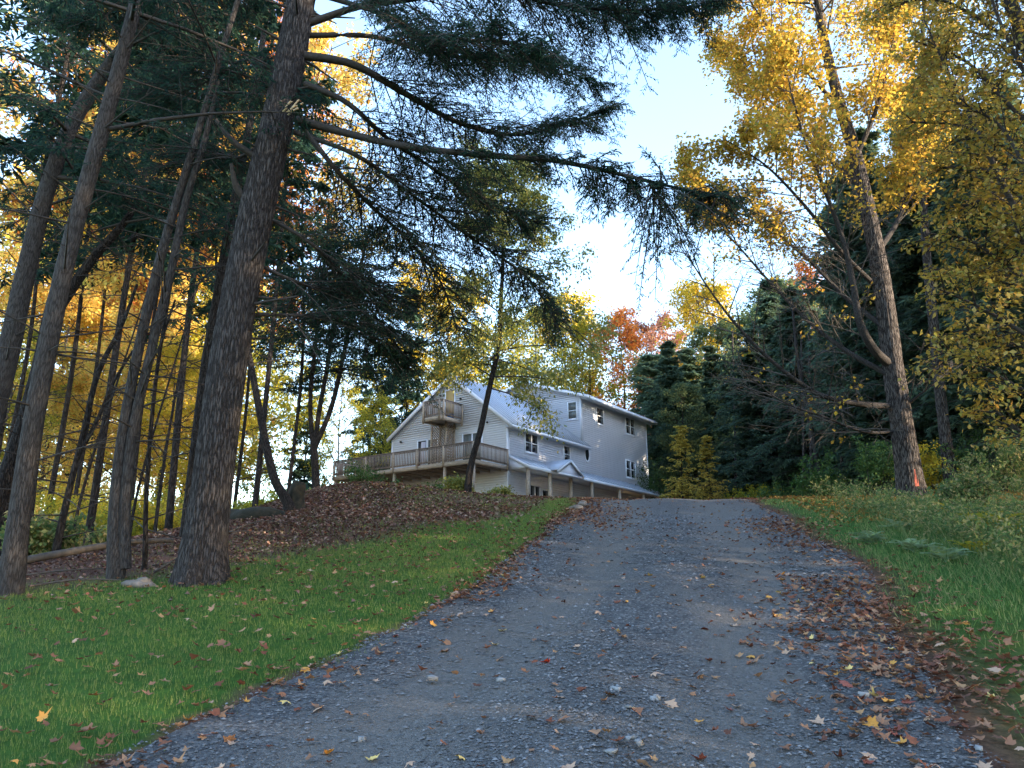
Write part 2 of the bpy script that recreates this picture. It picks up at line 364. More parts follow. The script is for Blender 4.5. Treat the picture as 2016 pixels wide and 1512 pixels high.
def lap_wall(name, org, du, nrm, prof, z0, z1, lap=.14):
    """clapboards as real tilted courses; prof(z) -> (a,b) extent along du"""
    mb = MB(); z = z0
    while z < z1 - 1e-6:
        ze = min(z + lap, z1); a0, b0 = prof(z); a1, b1 = prof(ze)
        if b0 > a0:
            if b1 < a1: a1 = b1 = (a1 + b1) / 2
            lo, hi = nrm * .024, nrm * .004
            P = lambda a, zz, off: org + du * a + np.array([0, 0, zz]) + off
            mb.add([P(a0, z, lo), P(b0, z, lo), P(b1, ze, hi), P(a1, ze, hi), P(a0, z, nrm * 0), P(b0, z, nrm * 0)], [(0, 1, 2, 3), (4, 5, 1, 0)])
        z = ze
    return hp(mb.build(name, M['siding']))
NS = -HV      # side facade normal
NG = -HU      # gable normal
ZB = 5.2      # house foot
LEN, WID, ES = 18.15, 9.4, 8.35
RID, EAV, RT = 14.75, 11.32, 4.3
def gable_prof(z):
    if z <= EAV: return 0.0, WID
    k = (z - EAV) / (RID - EAV); return RT * k, WID - (WID - RT) * k
lap_wall('siding', HO, HV, NG, gable_prof, 8.3, RID)
lap_wall('siding', HO, HV, NG, lambda z: (0.0, WID), ZB, 8.3)
lap_wall('siding', HO, HU, NS, lambda z: (0.0, LEN), ZB, ZB + 44 * .14)
lap_wall('siding', HO, HU, NS, lambda z: (ES, LEN), ZB + 44 * .14, 14.55)
WT = 4.8
def wing_prof(z):
    if z <= 14.6: return 0.0, 9.6
    k = (z - 14.6) / (16.2 - 14.6); return WT * k, 9.6 - 4.8 * k
lap_wall('siding', HO + HU * ES, HV, NG, wing_prof, 10.5, 16.2)
# solid cores behind the boards
core = MB(); core.hexa([H(.03, .03, ZB), H(LEN - .02, .03, ZB), H(LEN - .02, WID - .03, ZB), H(.03, WID - .03, ZB), H(.03, .03, EAV - .1), H(LEN - .02, .03, EAV - .1), H(LEN - .02, WID - .03, EAV - .1), H(.03, WID - .03, EAV - .1)])
core.hexa([H(ES + .03, .03, EAV - .2), H(LEN - .02, .03, EAV - .2), H(LEN - .02, 9.5, EAV - .2), H(ES + .03, 9.5, EAV - .2), H(ES + .03, .03, 14.5), H(LEN - .02, .03, 14.5), H(LEN - .02, 9.5, 14.5), H(ES + .03, 9.5, 14.5)])
core.slab([H(LEN, 0, 14.4), H(LEN, 9.6, 14.4), H(LEN, WT, 16.15)], LEN - ES - .05)
core.slab([H(LEN * .45, 0, EAV - .15), H(LEN * .45, WID, EAV - .15), H(LEN * .45, RT, RID - .1)], LEN * .45 - .04)
hp(core.build('wall', M['siding']))
# corner boards and trims
for (s, t, z0, z1, ds, dt) in ((0, 0, ZB, EAV - .05, 1, 1), (LEN, 0, ZB, 14.5, -1, 1), (ES, 0, EAV, 14.5, 1, 1), (0, WID, ZB, EAV - .1, 1, -1)):
    c = H(s, t, 0); tr = MB()
    for a, b in ((HU * ds, HV * dt), (HV * dt, HU * ds)):
        e = c - b * .03
        tr.hexa([e + q + np.array([0, 0, z]) for z in (z0, z1) for q in (-a * .03, a * .10, a * .10 + b * .03, -a * .03 + b * .03)])
    hp(tr.build('corner_board', M['trim']))

def roof_slab(name, p, th=.10, mat='metal_roof', seams=0, seam_dir=None):
    """p: four corners, ccw seen from above, p[0]->p[1] along the eave"""
    r = hp(MB().slab(p, th).build(name, M[mat]))
    p = np.asarray(p, float); n = np.cross(p[1] - p[0], p[3] - p[0]); n /= np.linalg.norm(n)
    for i in range(seams):
        k = (i + .5) / seams
        a = p[0] * (1 - k) + p[1] * k; b = p[3] * (1 - k) + p[2] * k
        sub(MB().bar(a + n * .012, b + n * .012, .03, .03, n).build('seam', M[mat]), r)
    return r
OV = .3
sl_r = (RID - EAV) / RT; sl_l = (RID - EAV) / (WID - RT)
zr = RID + .12
def rz(t): return zr - (RT - t) * sl_r if t < RT else zr - (t - RT) * sl_l
main_roof = roof_slab('roof', [H(-OV, -.45, rz(-.45)), H(ES + .45, -.45, rz(-.45)), H(ES + .45, RT, zr), H(-OV, RT, zr)], .09, seams=22)
roof_slab('roof', [H(ES - .02, WID + .18, rz(WID + .18)), H(-OV, WID + .18, rz(WID + .18)), H(-OV, RT - .01, zr + .004), H(ES - .02, RT - .01, zr + .004)], .09, seams=12)
wz = lambda t: 16.34 - abs(t - WT) * (1.62 / 4.8)
roof_slab('roof', [H(ES - .35, -.75, wz(-.75)), H(LEN + .4, -.75, wz(-.75)), H(LEN + .4, WT, wz(WT)), H(ES - .35, WT, wz(WT))], .09, seams=20)
roof_slab('roof', [H(LEN + .4, 10.2, wz(10.2)), H(ES - .35, 10.2, wz(10.2)), H(ES - .35, WT - .01, wz(WT) + .004), H(LEN + .4, WT - .01, wz(WT) + .004)], .09)
# rake boards, fascias, soffits
def board(a, b, w, h): hp(MB().bar(a, b, w, h).build('fascia', M['trim']))
dz = np.array([0, 0, -.17])
board(H(-OV, -.47, rz(-.47)) + dz, H(-OV, RT, zr) + dz, .04, .22); board(H(-OV, WID + .19, rz(WID + .19)) + dz, H(-OV, RT, zr) + dz, .04, .22)
board(H(-OV, -.46, rz(-.45) - .15), H(ES + .46, -.46, rz(-.45) - .15), .04, .17)
board(H(ES - .36, -.76, wz(-.75) - .15), H(LEN + .42, -.76, wz(-.75) - .15), .04, .19)
board(H(ES - .36, -.76, wz(-.75) - .15), H(ES - .36, WT, wz(WT) - .15), .04, .19); board(H(ES - .36, 10.2, wz(10.2) - .15), H(ES - .36, WT, wz(WT) - .15), .04, .19)
board(H(LEN + .42, -.76, wz(-.75) - .15), H(LEN + .42, WT, wz(WT) - .15), .04, .19)
so = MB()
so.hexa([H(-.3, -.43, rz(-.45) - .22), H(ES + .4, -.43, rz(-.45) - .22), H(ES + .4, .0, rz(-.45) - .22), H(-.3, .0, rz(-.45) - .22), H(-.3, -.43, rz(-.45) - .20), H(ES + .4, -.43, rz(-.45) - .20), H(ES + .4, 0, rz(-.45) - .20), H(-.3, 0, rz(-.45) - .20)])
so.hexa([H(ES - .3, -.72, wz(-.75) - .21), H(LEN + .36, -.72, wz(-.75) - .21), H(LEN + .36, 0, wz(-.75) - .12), H(ES - .3, 0, wz(-.75) - .12), H(ES - .3, -.72, wz(-.75) - .18), H(LEN + .36, -.72, wz(-.75) - .18), H(LEN + .36, 0, wz(-.75) - .10), H(ES - .3, 0, wz(-.75) - .10)])
hp(so.build('soffit', M['soffit']))

def window(org, du, nrm, a0, a1, z0, z1, cols=1, hung=True, gm='glass', label=None):
    """frame (the part) with panes, meeting rail and sill as sub-parts"""
    P = lambda a, z, o: org + du * a + nrm * o + np.array([0, 0, z])
    fr = MB(); w = .085
    def rect(mb, b0, b1, y0, y1, o0, o1):
        mb.hexa([P(b0, y0, o0), P(b1, y0, o0), P(b1, y0, o1), P(b0, y0, o1), P(b0, y1, o0), P(b1, y1, o0), P(b1, y1, o1), P(b0, y1, o1)])
    rect(fr, a0 - w, a0, z0 - w, z1 + w, .0, .06); rect(fr, a1, a1 + w, z0 - w, z1 + w, .0, .06)
    rect(fr, a0, a1, z1, z1 + w, .0, .058); rect(fr, a0, a1, z0 - w, z0, .0, .058)
    for i in range(1, cols):
        c = a0 + (a1 - a0) * i / cols; rect(fr, c - .045, c + .045, z0, z1, 0, .055)
    f = hp(fr.build('window', M['trim']))
    if label: f['label'] = label
    for i in range(cols):
        c0 = a0 + (a1 - a0) * i / cols + (.045 if i else 0); c1 = a0 + (a1 - a0) * (i + 1) / cols - (.045 if i < cols - 1 else 0)
        zm = (z0 + z1) / 2
        for (y0, y1, o) in ((z0, zm, .030), (zm, z1, .036)) if hung else ((z0, z1, .03),):
            g = MB(); rect(g, c0, c1, y0, y1, .024, o); sub(g.build('pane', M[gm]), f)
        if hung:
            g = MB(); rect(g, c0, c1, zm - .025, zm + .025, .026, .05); sub(g.build('meeting_rail', M['trim']), f)
    g = MB(); rect(g, a0 - w - .03, a1 + w + .03, z0 - w - .05, z0 - w, .0, .09); sub(g.build('sill', M['trim']), f)
    return f
window(HO, HU, NS, 1.72, 2.98, 9.78, 10.86, 2)
window(HO, HU, NS, 6.05, 6.72, 9.72, 10.72, 1)
window(HO, HU, NS, 10.45, 11.30, 13.05, 14.12, 1)
window(HO, HU, NS, 14.75, 16.10, 13.05, 14.22, 2)
window(HO, HU, NS, 14.55, 15.90, 9.78, 10.95, 2)
window(HO + HU * ES, HV, NG, .36, .98, 13.05, 14.15, 1, gm='glass_painted_reflection')
# oval window
c0 = HO + HU * 8.95 + np.array([0, 0, 10.62])
aa = np.linspace(0, 2 * np.pi, 25)[:-1]
ring = MB(); Vv = []
for (k, o) in ((1.32, .0), (1.32, .06), (1.0, .06), (1.0, .0)):
    Vv += [c0 + HU * .27 * k * math.cos(a) + np.array([0, 0, .46 * k * math.sin(a)]) + NS * o for a in aa]
ring.add(Vv, [(r * 24 + i, r * 24 + (i + 1) % 24, (r + 1) * 24 + (i + 1) % 24, (r + 1) * 24 + i) for r in range(3) for i in range(24)])
ov = hp(ring.build('window', M['trim'])); ov['label'] = 'oval window with white frame'
disc = MB(); disc.add([c0 + NS * .03] + [c0 + HU * .28 * math.cos(a) + np.array([0, 0, .47 * math.sin(a)]) + NS * .03 for a in aa], T=[(0, 1 + i, 1 + (i + 1) % 24) for i in range(24)])
sub(disc.build('pane', M['glass']), ov)
# gable doors
def gdoor(a0, a1, z0, z1, mat, cols=1, label=None, gm='glass'):
    f = window(HO, HV, NG, a0, a1, z0, z1, cols, False, gm, label); f.name = 'door'; return f
DT = 8.60            # deck floor
d1 = gdoor(6.35, 7.05, DT + .05, 10.85, None, 1, 'glass door with pale curtain')
sub(MB().hexa([H(-.034, 6.42, DT + .1), H(-.038, 6.42, DT + .1), H(-.038, 6.8, DT + .1), H(-.034, 6.8, DT + .1), H(-.034, 6.42, 10.8), H(-.038, 6.42, 10.8), H(-.038, 6.8, 10.8), H(-.034, 6.8, 10.8)]).build('curtain', M['curtain']), d1)
window(HO, HV, NG, 5.42, 6.2, 9.0, 10.85, 1, False, 'glass_painted_reflection')
gdoor(1.95, 3.35, DT + .05, 10.85, None, 2, 'sliding glass door onto the deck', 'glass_painted_reflection')
BZ = 11.75           # balcony floor
ud = window(HO, HV, NG, 4.12, 4.82, BZ + .05, 13.82, 1, False, 'glass'); ud.name = 'door'; ud['label'] = 'ochre wooden door behind the balcony'
sub(MB().hexa([H(-.032, 4.14, BZ + .07), H(-.05, 4.14, BZ + .07), H(-.05, 4.80, BZ + .07), H(-.032, 4.80, BZ + .07), H(-.032, 4.14, 13.80), H(-.05, 4.14, 13.80), H(-.05, 4.80, 13.80), H(-.032, 4.80, 13.80)]).build('door_leaf', M['door_wood']), ud)
# wall lights on the gable
for (t, z) in ((5.25, 13.55), (8.55, 10.95), (1.5, 11.35), (3.6, 13.1)):
    lmp = hp(MB().hexa([H(-.02, t - .05, z), H(-.10, t - .05, z), H(-.10, t + .05, z), H(-.02, t + .05, z), H(-.02, t - .05, z + .1), H(-.10, t - .05, z + .1), H(-.10, t + .05, z + .1), H(-.02, t + .05, z + .1)]).build('wall_lamp', M['black']))
    sub(MB().bar(H(-.10, t, z + .06), H(-.26, t - .12, z + .02), .08, .07).build('lamp_head', M['black']), lmp)

# porch along the side
PW, PT, PE = 1.3, 9.34, 8.62
porch = roof_slab('porch_roof', [H(-.02, -PW - .12, PE - .05), H(LEN + .3, -PW - .12, PE - .05), H(LEN + .3, .0, PT), H(-.02, .0, PT)], .06, seams=26)
pf = MB(); pf.bar(H(0, -PW - .13, PE - .14), H(LEN + .32, -PW - .13, PE - .14), .04, .2)
pf.bar(H(-.03, -PW - .13, PE - .13), H(-.03, 0, PT - .1), .04, .17)
pf.bar(H(LEN + .32, -PW - .13, PE - .13), H(LEN + .32, 0, PT - .1), .04, .17)
sub(pf.build('fascia', M['trim']), porch)
sub(MB().slab([H(0, -PW, 8.46), H(0, 0, 8.46), H(0, 0, PT - .06), H(0, -PW, PE - .06)][::-1], .05).build('end_panel', M['siding']), porch)
sub(MB().hexa([H(0.02, -PW, 8.42), H(LEN, -PW, 8.42), H(LEN, -.03, 8.42), H(0.02, -.03, 8.42), H(0.02, -PW, 8.45), H(LEN, -PW, 8.45), H(LEN, -.03, 8.45), H(0.02, -.03, 8.45)]).build('porch_ceiling', M['soffit']), porch)
GS, GW, GO = 3.75, 1.45, 1.95
gz = 9.30; gf = 8.52
gab = roof_slab('porch_gable_roof', [H(GS - GW, -GO, gf), H(GS, -GO, gz), H(GS, 0, gz + .02), H(GS - GW, 0, gf)][::-1], .06, seams=3)
g2 = roof_slab('porch_gable_roof', [H(GS, -GO, gz), H(GS + GW, -GO, gf), H(GS + GW, 0, gf), H(GS, 0, gz + .02)][::-1], .06)
sub(MB().slab([H(GS - GW + .1, -GO + .1, gf - .12), H(GS + GW - .1, -GO + .1, gf - .12), H(GS, -GO + .1, gz - .12)], .05).build('gable_panel', M['siding']), gab)
rk = MB(); rk.bar(H(GS - GW - .05, -GO, gf - .09), H(GS, -GO, gz - .05), .05, .14); rk.bar(H(GS + GW + .05, -GO, gf - .09), H(GS, -GO, gz - .05), .05, .14); rk.bar(H(GS - GW, -GO + .03, gf - .16), H(GS + GW, -GO + .03, gf - .16), .05, .12)
sub(rk.build('rake_board', M['trim']), gab)
for s_ in (0.18, 2.45, 4.75, 7.3, 11.0, 14.6, 18.0):
    q = H(s_, -PW + .02, 0)
    hp(MB().bar(q + np.array([0, 0, 5.3]), q + np.array([0, 0, 8.42]), .17, .17, HU).build('porch_post', M['wood']))
pd = window(HO, HU, NS, 2.2, 3.15, 5.75, 7.75, 2, False, 'glass'); pd.name = 'door'; pd['label'] = 'grey glazed door under the porch'
window(HO, HU, NS, 3.5, 4.1, 6.5, 7.6, 1)
pl = hp(MB().hexa([H(1.75 + a, -.03 - b, 7.45 + c) for c in (0, .16) for a, b in ((0, 0), (.16, 0), (.16, .14), (0, .14))]).build('porch_lamp', M['trim']))
# deck
DU = -3.2; DL = 11.1
dk = MB()
fl = hp(MB().hexa([H(DU, .0, DT - .045), H(-.03, 0, DT - .045), H(-.03, DL, DT - .045), H(DU, DL, DT - .045), H(DU, 0, DT - .012), H(-.03, 0, DT - .012), H(-.03, DL, DT - .012), H(DU, DL, DT - .012)]).build('deck', M['wood']))
fl['label'] = 'raised wooden deck with stained railing along the gable'
nb = 23
for i in range(nb):
    a = DU + .01 + i * (-DU - .05) / nb; b = a + (-DU - .05) / nb - .008
    sub(MB().hexa([H(a, .01, DT - .012), H(b, .01, DT - .012), H(b, DL - .01, DT - .012), H(a, DL - .01, DT - .012), H(a, .01, DT + .02), H(b, .01, DT + .02), H(b, DL - .01, DT + .02), H(a, DL - .01, DT + .02)]).build('deck_board', M['wood']), fl)
for a, b in ((H(DU - .02, -.02, DT - .12), H(DU - .02, DL + .02, DT - .12)), (H(DU, -.02, DT - .122), H(-.05, -.02, DT - .122)), (H(DU, DL + .02, DT - .12), H(-.05, DL + .02, DT - .12))):
    sub(MB().bar(a, b, .045, .24).build('rim_joist', M['wood']), fl)
for k in range(14):
    t = .5 + k * (DL - 1) / 13
    sub(MB().bar(H(DU + .05, t, DT - .14), H(-.05, t, DT - .14), .04, .18).build('joist', M['wood']), fl)
posts = [(DU, t) for t in (0, 2.1, 4.1, 6.0, 8.3, DL)] + [(-.12, 0), (-.12, DL)]
for (s_, t) in posts:
    q = H(s_ - (.06 if s_ < -1 else 0), t + (-.06 if t == 0 else .06 if t == DL else 0), 0)
    sub(MB().bar(q + np.array([0, 0, DT - .24]), q + np.array([0, 0, DT + .95]), .09, .09, HU).build('rail_post', M['wood']), fl)
for t in (.05, 2.1, 6.0, DL):
    q = H(DU + .10, t, 0)
    sub(MB().bar(q + np.array([0, 0, 4.4]), q + np.array([0, 0, DT - .05]), .14, .14, HU).build('support_post', M['wood']), fl)
for a, b in (((DU - .03, -.05), (DU - .03, DL + .05)), ((DU, -.03), (-.05, -.03)), ((DU, DL + .03), (-.05, DL + .03))):
    sub(MB().bar(H(*a, DT + .97), H(*b, DT + .97), .13, .04).build('top_rail', M['wood_dark']), fl)
    sub(MB().bar(H(*a, DT + .88), H(*b, DT + .88), .04, .09).build('upper_rail', M['wood_dark']), fl)
    sub(MB().bar(H(*a, DT + .14), H(*b, DT + .14), .04, .09).build('lower_rail', M['wood_dark']), fl)
bal_me = None
def baluster(p, z0, z1, part):
    global bal_me
    if bal_me is None or abs(bal_me[1] - (z1 - z0)) > 1e-4:
        o = MB().box((-.019, -.019, 0), (.019, .019, z1 - z0)).build('baluster', M['wood_dark']); bal_me = (o.data, z1 - z0)
    else: o = inst('baluster', bal_me[0])
    o.location = p + np.array([0, 0, z0]); o.rotation_euler = (0, 0, -HA); sub(o, part)
nbal = int(DL / .125)
for i in range(nbal): baluster(H(DU - .06, (i + .5) * DL / nbal, 0), DT + .06, DT + .93, fl)
for i in range(25): baluster(H(DU + (i + .5) * (-DU - .1) / 25, -.06, 0), DT + .06, DT + .93, fl)
for i in range(25): baluster(H(DU + (i + .5) * (-DU - .1) / 25, DL + .06, 0), DT + .06, DT + .93, fl)
# balcony
BS, B0, B1 = -1.95, 3.48, 4.95
bc = hp(MB().hexa([H(BS, B0, BZ - .06), H(-.03, B0, BZ - .06), H(-.03, B1, BZ - .06), H(BS, B1, BZ - .06), H(BS, B0, BZ), H(-.03, B0, BZ), H(-.03, B1, BZ), H(BS, B1, BZ)]).build('balcony', M['wood']))
bc['label'] = 'small wooden balcony on a lattice column below the ochre door'
for a, b in (((BS - .02, B0 - .03), (BS - .02, B1 + .03)), ((BS, B0 - .03), (-.04, B0 - .03)), ((BS, B1 + .03), (-.04, B1 + .03))):
    sub(MB().bar(H(*a, BZ - .13), H(*b, BZ - .13), .045, .25).build('rim_joist', M['wood']), bc)
    sub(MB().bar(H(*a, BZ + 1.0), H(*b, BZ + 1.0), .12, .04).build('top_rail', M['wood_dark']), bc)
    sub(MB().bar(H(*a, BZ + .92), H(*b, BZ + .92), .04, .08).build('upper_rail', M['wood_dark']), bc)
    sub(MB().bar(H(*a, BZ + .13), H(*b, BZ + .13), .04, .08).build('lower_rail', M['wood_dark']), bc)
for (s_, t) in ((BS - .06, B0 + .1), (BS + .1, B0 - .07), (BS - .06, B1 - .1), (BS + .1, B1 + .07), (-.1, B0 - .07), (-.1, B1 + .07)):
    q = H(s_, t, 0); sub(MB().bar(q + np.array([0, 0, BZ - .3]), q + np.array([0, 0, BZ + .98]), .09, .09, HU).build('rail_post', M['wood']), bc)
for i in range(8): baluster(H(BS - .05, B0 + .22 + i * .15, 0), BZ + .06, BZ + .96, bc)
for i in range(13): baluster(H(BS + .2 + i * .13, B0 - .06, 0), BZ + .06, BZ + .96, bc)
for i in range(13): baluster(H(BS + .2 + i * .13, B1 + .06, 0), BZ + .06, BZ + .96, bc)
# lattice column
def lattice(p0, p1, z0, z1, nrm):
    mb = MB(); w = np.linalg.norm(p1 - p0); d = (p1 - p0) / w; st = .17
    for sg in (1, -1):
        c = -(z1 - z0)
        while c < w:
            pts = []
            for z in (0, z1 - z0):
                pts.append((c + z if sg > 0 else w - c - z, z))
            (x0, y0), (x1, y1) = pts; k0, k1 = 0.0, 1.0
            for lo in (0,):
                dx = x1 - x0
                ta, tb = (0 - x0) / dx, (w - x0) / dx
                k0 = max(k0, min(ta, tb)); k1 = min(k1, max(ta, tb))
            if k1 - k0 > .02:
                a = p0 + d * (x0 + (x1 - x0) * k0) + np.array([0, 0, z0 + y1 * k0]); b = p0 + d * (x0 + (x1 - x0) * k1) + np.array([0, 0, z0 + y1 * k1])
                mb.bar(a + nrm * .008 * sg, b + nrm * .008 * sg, .045, .012, nrm)
            c += st
    return mb
LC = (4.04, 5.2, -.85)
for a, b, n_ in ((H(LC[2], LC[0], 0), H(LC[2], LC[1], 0), NG), (H(LC[2], LC[0], 0), H(-.05, LC[0], 0), NS)):
    sub(lattice(a, b, DT + .02, BZ - .26, n_).build('lattice_panel', M['lattice']), bc)
for q in (H(LC[2], LC[0], 0), H(LC[2], LC[1], 0), H(-.07, LC[0], 0), H(-.07, LC[1], 0)):
    sub(MB().bar(q + np.array([0, 0, DT]), q + np.array([0, 0, BZ - .1]), .09, .09, HU).build('column_post', M['wood']), bc)
# things on the balcony and porch
pot = MB(); c = H(-.75, 3.78, 0); prof = [(.16, 0), (.21, .26), (.23, .26), (.23, .30), (.19, .30), (.18, .24), (.0, .24)]
V = [c + np.array([r_ * math.cos(a), r_ * math.sin(a), BZ + .005 + z]) for r_, z in prof for a in np.linspace(0, 2 * np.pi, 17)[:-1]]
pot.add(V, [(i * 16 + j, i * 16 + (j + 1) % 16, (i + 1) * 16 + (j + 1) % 16, (i + 1) * 16 + j) for i in range(len(prof) - 1) for j in range(16)])
tag(pot.build('flower_pot', M['blue_pot'], smooth=True), 'round blue plastic pot standing on the small balcony', 'pot')
tb = empty('porch_table', H(1.25, -.75, 5.62)); tag(tb, 'small white table under the porch beside the door', 'table')
bpy.context.view_layer.update(); TI = tb.matrix_world.inverted()
o = MB().hexa([H(.85 + a, -1.05 + b, 6.9 + c) for c in (0, .05) for a, b in ((0, 0), (.9, 0), (.9, .5), (0, .5))]).build('table_top', M['trim'], tb); o.matrix_parent_inverse = TI
for a in (.9, 1.68):
    for b in (-1.0, -.62):
        q = H(a, b, 0); o = MB().bar(q + np.array([0, 0, 5.6]), q + np.array([0, 0, 6.9]), .06, .06, HU).build('leg', M['trim'], tb); o.matrix_parent_inverse = TI

# ------------------------------------------------------------------ tree toolkit
UP = np.array([0, 0, 1.0])
def unit(v): return v / np.maximum(np.linalg.norm(v, axis=-1, keepdims=True), 1e-9)
def curve_pt(P, D, L, G, t):      # position and tangent on drooping branch curves
    pos = P + D * (L * t)[..., None]; pos = pos.copy(); pos[..., 2] -= G * L * t * t
    tan = D.copy(); tan[..., 2] -= 2 * G * t
    return pos, unit(tan)
def children(rng, B, n, t0, t1, ang, lenf, G=(.1, .2), flat=True, jit=.18, taper=.7, fixed=None, updn=0.0):
    P, D, L, g = B; N = len(P)
    k = np.arange(n)
    t = t0 + (t1 - t0) * (k + rng.uniform(0, 1, (N, n))) / n
    Pp = np.repeat(P[:, None], n, 1); Dd = np.repeat(D[:, None], n, 1); Ll = np.repeat(L[:, None], n, 1); gg = np.repeat(g[:, None], n, 1)
    pos, tan = curve_pt(Pp, Dd, Ll, gg, t)
    side = unit(np.cross(tan, UP + 1e-3))
    if flat: side = side * np.where(k % 2 == 0, 1, -1)[None, :, None]
    else:
        up2 = np.cross(side, tan); a = rng.uniform(0, 2 * np.pi, (N, n, 1)); side = side * np.cos(a) + up2 * np.sin(a)
    a = ang * rng.uniform(.75, 1.25, (N, n, 1))
    d = tan * np.cos(a) + side * np.sin(a) + rng.normal(0, jit, (N, n, 3)); d[..., 2] += updn
    d = unit(d)
    l = (Ll * lenf * (1 - taper * (t - t0) / max(1e-6, 1 - t0)) if fixed is None else np.full((N, n), fixed)) * rng.uniform(.65, 1.2, (N, n))
    G2 = rng.uniform(*G, (N, n))
    f = lambda q: q.reshape((-1,) + q.shape[2:])
    return f(pos), f(d), f(l), f(G2)
def tubes(B, r0, r1, sides=4, rings=4):
    P, D, L, G = B; N = len(P)
    r0 = np.broadcast_to(r0, N); r1 = np.broadcast_to(r1, N)
    V = np.zeros((N, rings, sides, 3))
    for i, t in enumerate(np.linspace(0, 1, rings)):
        pos, tan = curve_pt(P, D, L, G, np.full(N, t)); s1 = unit(np.cross(tan, UP + np.array([.01, .02, 0]))); s2 = np.cross(s1, tan)
        r = r0 * (1 - t) + r1 * t
        for j in range(sides):
            a = 2 * math.pi * j / sides; V[:, i, j] = pos + (s1 * math.cos(a) + s2 * math.sin(a)) * r[:, None]
    idx = np.arange(N * rings * sides).reshape(N, rings, sides); nx_ = np.roll(idx, -1, 2)
    Fq = np.stack([idx[:, :-1], nx_[:, :-1], nx_[:, 1:], idx[:, 1:]], -1).reshape(-1, 4)
    return V.reshape(-1, 3), Fq
def join(parts):
    V, Fs, n = [], [], 0
    for v, f in parts:
        V.append(v); Fs.append(np.asarray(f) + n); n += len(v)
    return np.vstack(V), Fs
def blades(P, D, L, W, nrm, fold=.0):
    """rhombic leaves: base, side, tip, side"""
    s = unit(np.cross(D, nrm)); n2 = np.cross(s, D)
    mid = P + D * (L * .45)[:, None]; up = n2 * (W * fold)[:, None]
    V = np.stack([P, mid + s * (W / 2)[:, None] + up, P + D * L[:, None], mid - s * (W / 2)[:, None] + up], 1)
    return V.reshape(-1, 3), np.arange(len(P) * 4).reshape(-1, 4)
def needle_quads(rng, T, w):
    P, D, L, G = T; N = len(P)
    n = unit(np.stack([rng.normal(0, .35, N), rng.normal(0, .35, N), np.ones(N)], 1))
    D = D.copy(); D[:, 2] -= .15; D = unit(D)
    return blades(P, D, L, w * rng.uniform(.7, 1.3, N), n, .1)
def leaf_quads(rng, T, nper, size, asp=.6, spread=.5, droop=.3):
    """leaves along twigs"""
    P, D, L, G = T; N = len(P)
    t = rng.uniform(.15, 1.08, (N, nper)); pos, tan = curve_pt(np.repeat(P[:, None], nper, 1), np.repeat(D[:, None], nper, 1), np.repeat(L[:, None], nper, 1), np.repeat(G[:, None], nper, 1), t)
    pos = pos + rng.normal(0, size * spread, pos.shape)
    d = unit(tan * .6 + rng.normal(0, .6, pos.shape) - UP * droop)
    n = unit(rng.normal(0, .55, pos.shape) + UP)
    sz = size * rng.uniform(.6, 1.25, (N * nper))
    return blades(pos.reshape(-1, 3), d.reshape(-1, 3), sz, sz * asp, n.reshape(-1, 3), .25)
def smooth_path(pts, rad, n):
    pts = np.asarray(pts, float); rad = np.asarray(rad, float)
    d = np.concatenate([[0], np.cumsum(np.linalg.norm(np.diff(pts, axis=0), axis=1))]); u = np.linspace(0, d[-1], n)
    out = np.zeros((n, 3))
    m_ = np.gradient(pts, d, axis=0) if len(pts) > 2 else np.repeat([(pts[1] - pts[0]) / d[-1]], 2, 0)
    i = np.clip(np.searchsorted(d, u, 'right') - 1, 0, len(d) - 2); h = (d[i + 1] - d[i]); t = ((u - d[i]) / h)
    h00 = 2 * t**3 - 3 * t**2 + 1; h10 = t**3 - 2 * t**2 + t; h01 = -2 * t**3 + 3 * t**2; h11 = t**3 - t**2
    out = h00[:, None] * pts[i] + (h10 * h)[:, None] * m_[i] + h01[:, None] * pts[i + 1] + (h11 * h)[:, None] * m_[i + 1]
    return out, np.interp(u, d, rad), u
def stem(pts, rad, n=60, sides=18, rough=.04, flare=0.0, seed=1, ridge=0.0):
    P, r, u = smooth_path(pts, rad, n); tan = unit(np.gradient(P, axis=0))
    ref = np.array([1.0, 0, 0]); s1 = unit(np.cross(np.cross(tan, ref), tan)); s2 = np.cross(tan, s1)
    a = np.linspace(0, 2 * np.pi, sides + 1)[:-1]
    A, U = np.meshgrid(a, u); q = np.random.default_rng(seed)
    nz = sum(q.uniform(.3, 1) / k * np.sin(k * A + U * q.uniform(.2, 2.2) * k**.5 + q.uniform(0, 6)) for k in (1, 2, 3, 5, 8, 13))
    if ridge:
        w_ = .9 * np.sin(2.1 * U + 2 * A + seed) + .6 * np.sin(5.3 * U - 3 * A)
        nz = nz + ridge / max(rough, 1e-6) * (np.abs(np.sin(11 * A + w_)) + .7 * np.abs(np.sin(17 * A - 1.3 * w_ + 1.7 * np.sin(7.7 * U))) - .9 + .35 * np.sin(23 * U + 5 * A) * np.sin(9 * A + 3 * U))
    lob = 1 + rough * nz + flare * np.exp(-U / .42) * (1 + .45 * np.sin(5 * A + seed))
    V = P[:, None] + (s1[:, None] * np.cos(A)[..., None] + s2[:, None] * np.sin(A)[..., None]) * (r[:, None] * lob)[..., None]
    idx = np.arange(n * sides).reshape(n, sides); nx_ = np.roll(idx, -1, 1)
    Fq = np.stack([idx[:-1], nx_[:-1], nx_[1:], idx[1:]], -1).reshape(-1, 4)
    return V.reshape(-1, 3), Fq, P, tan, r
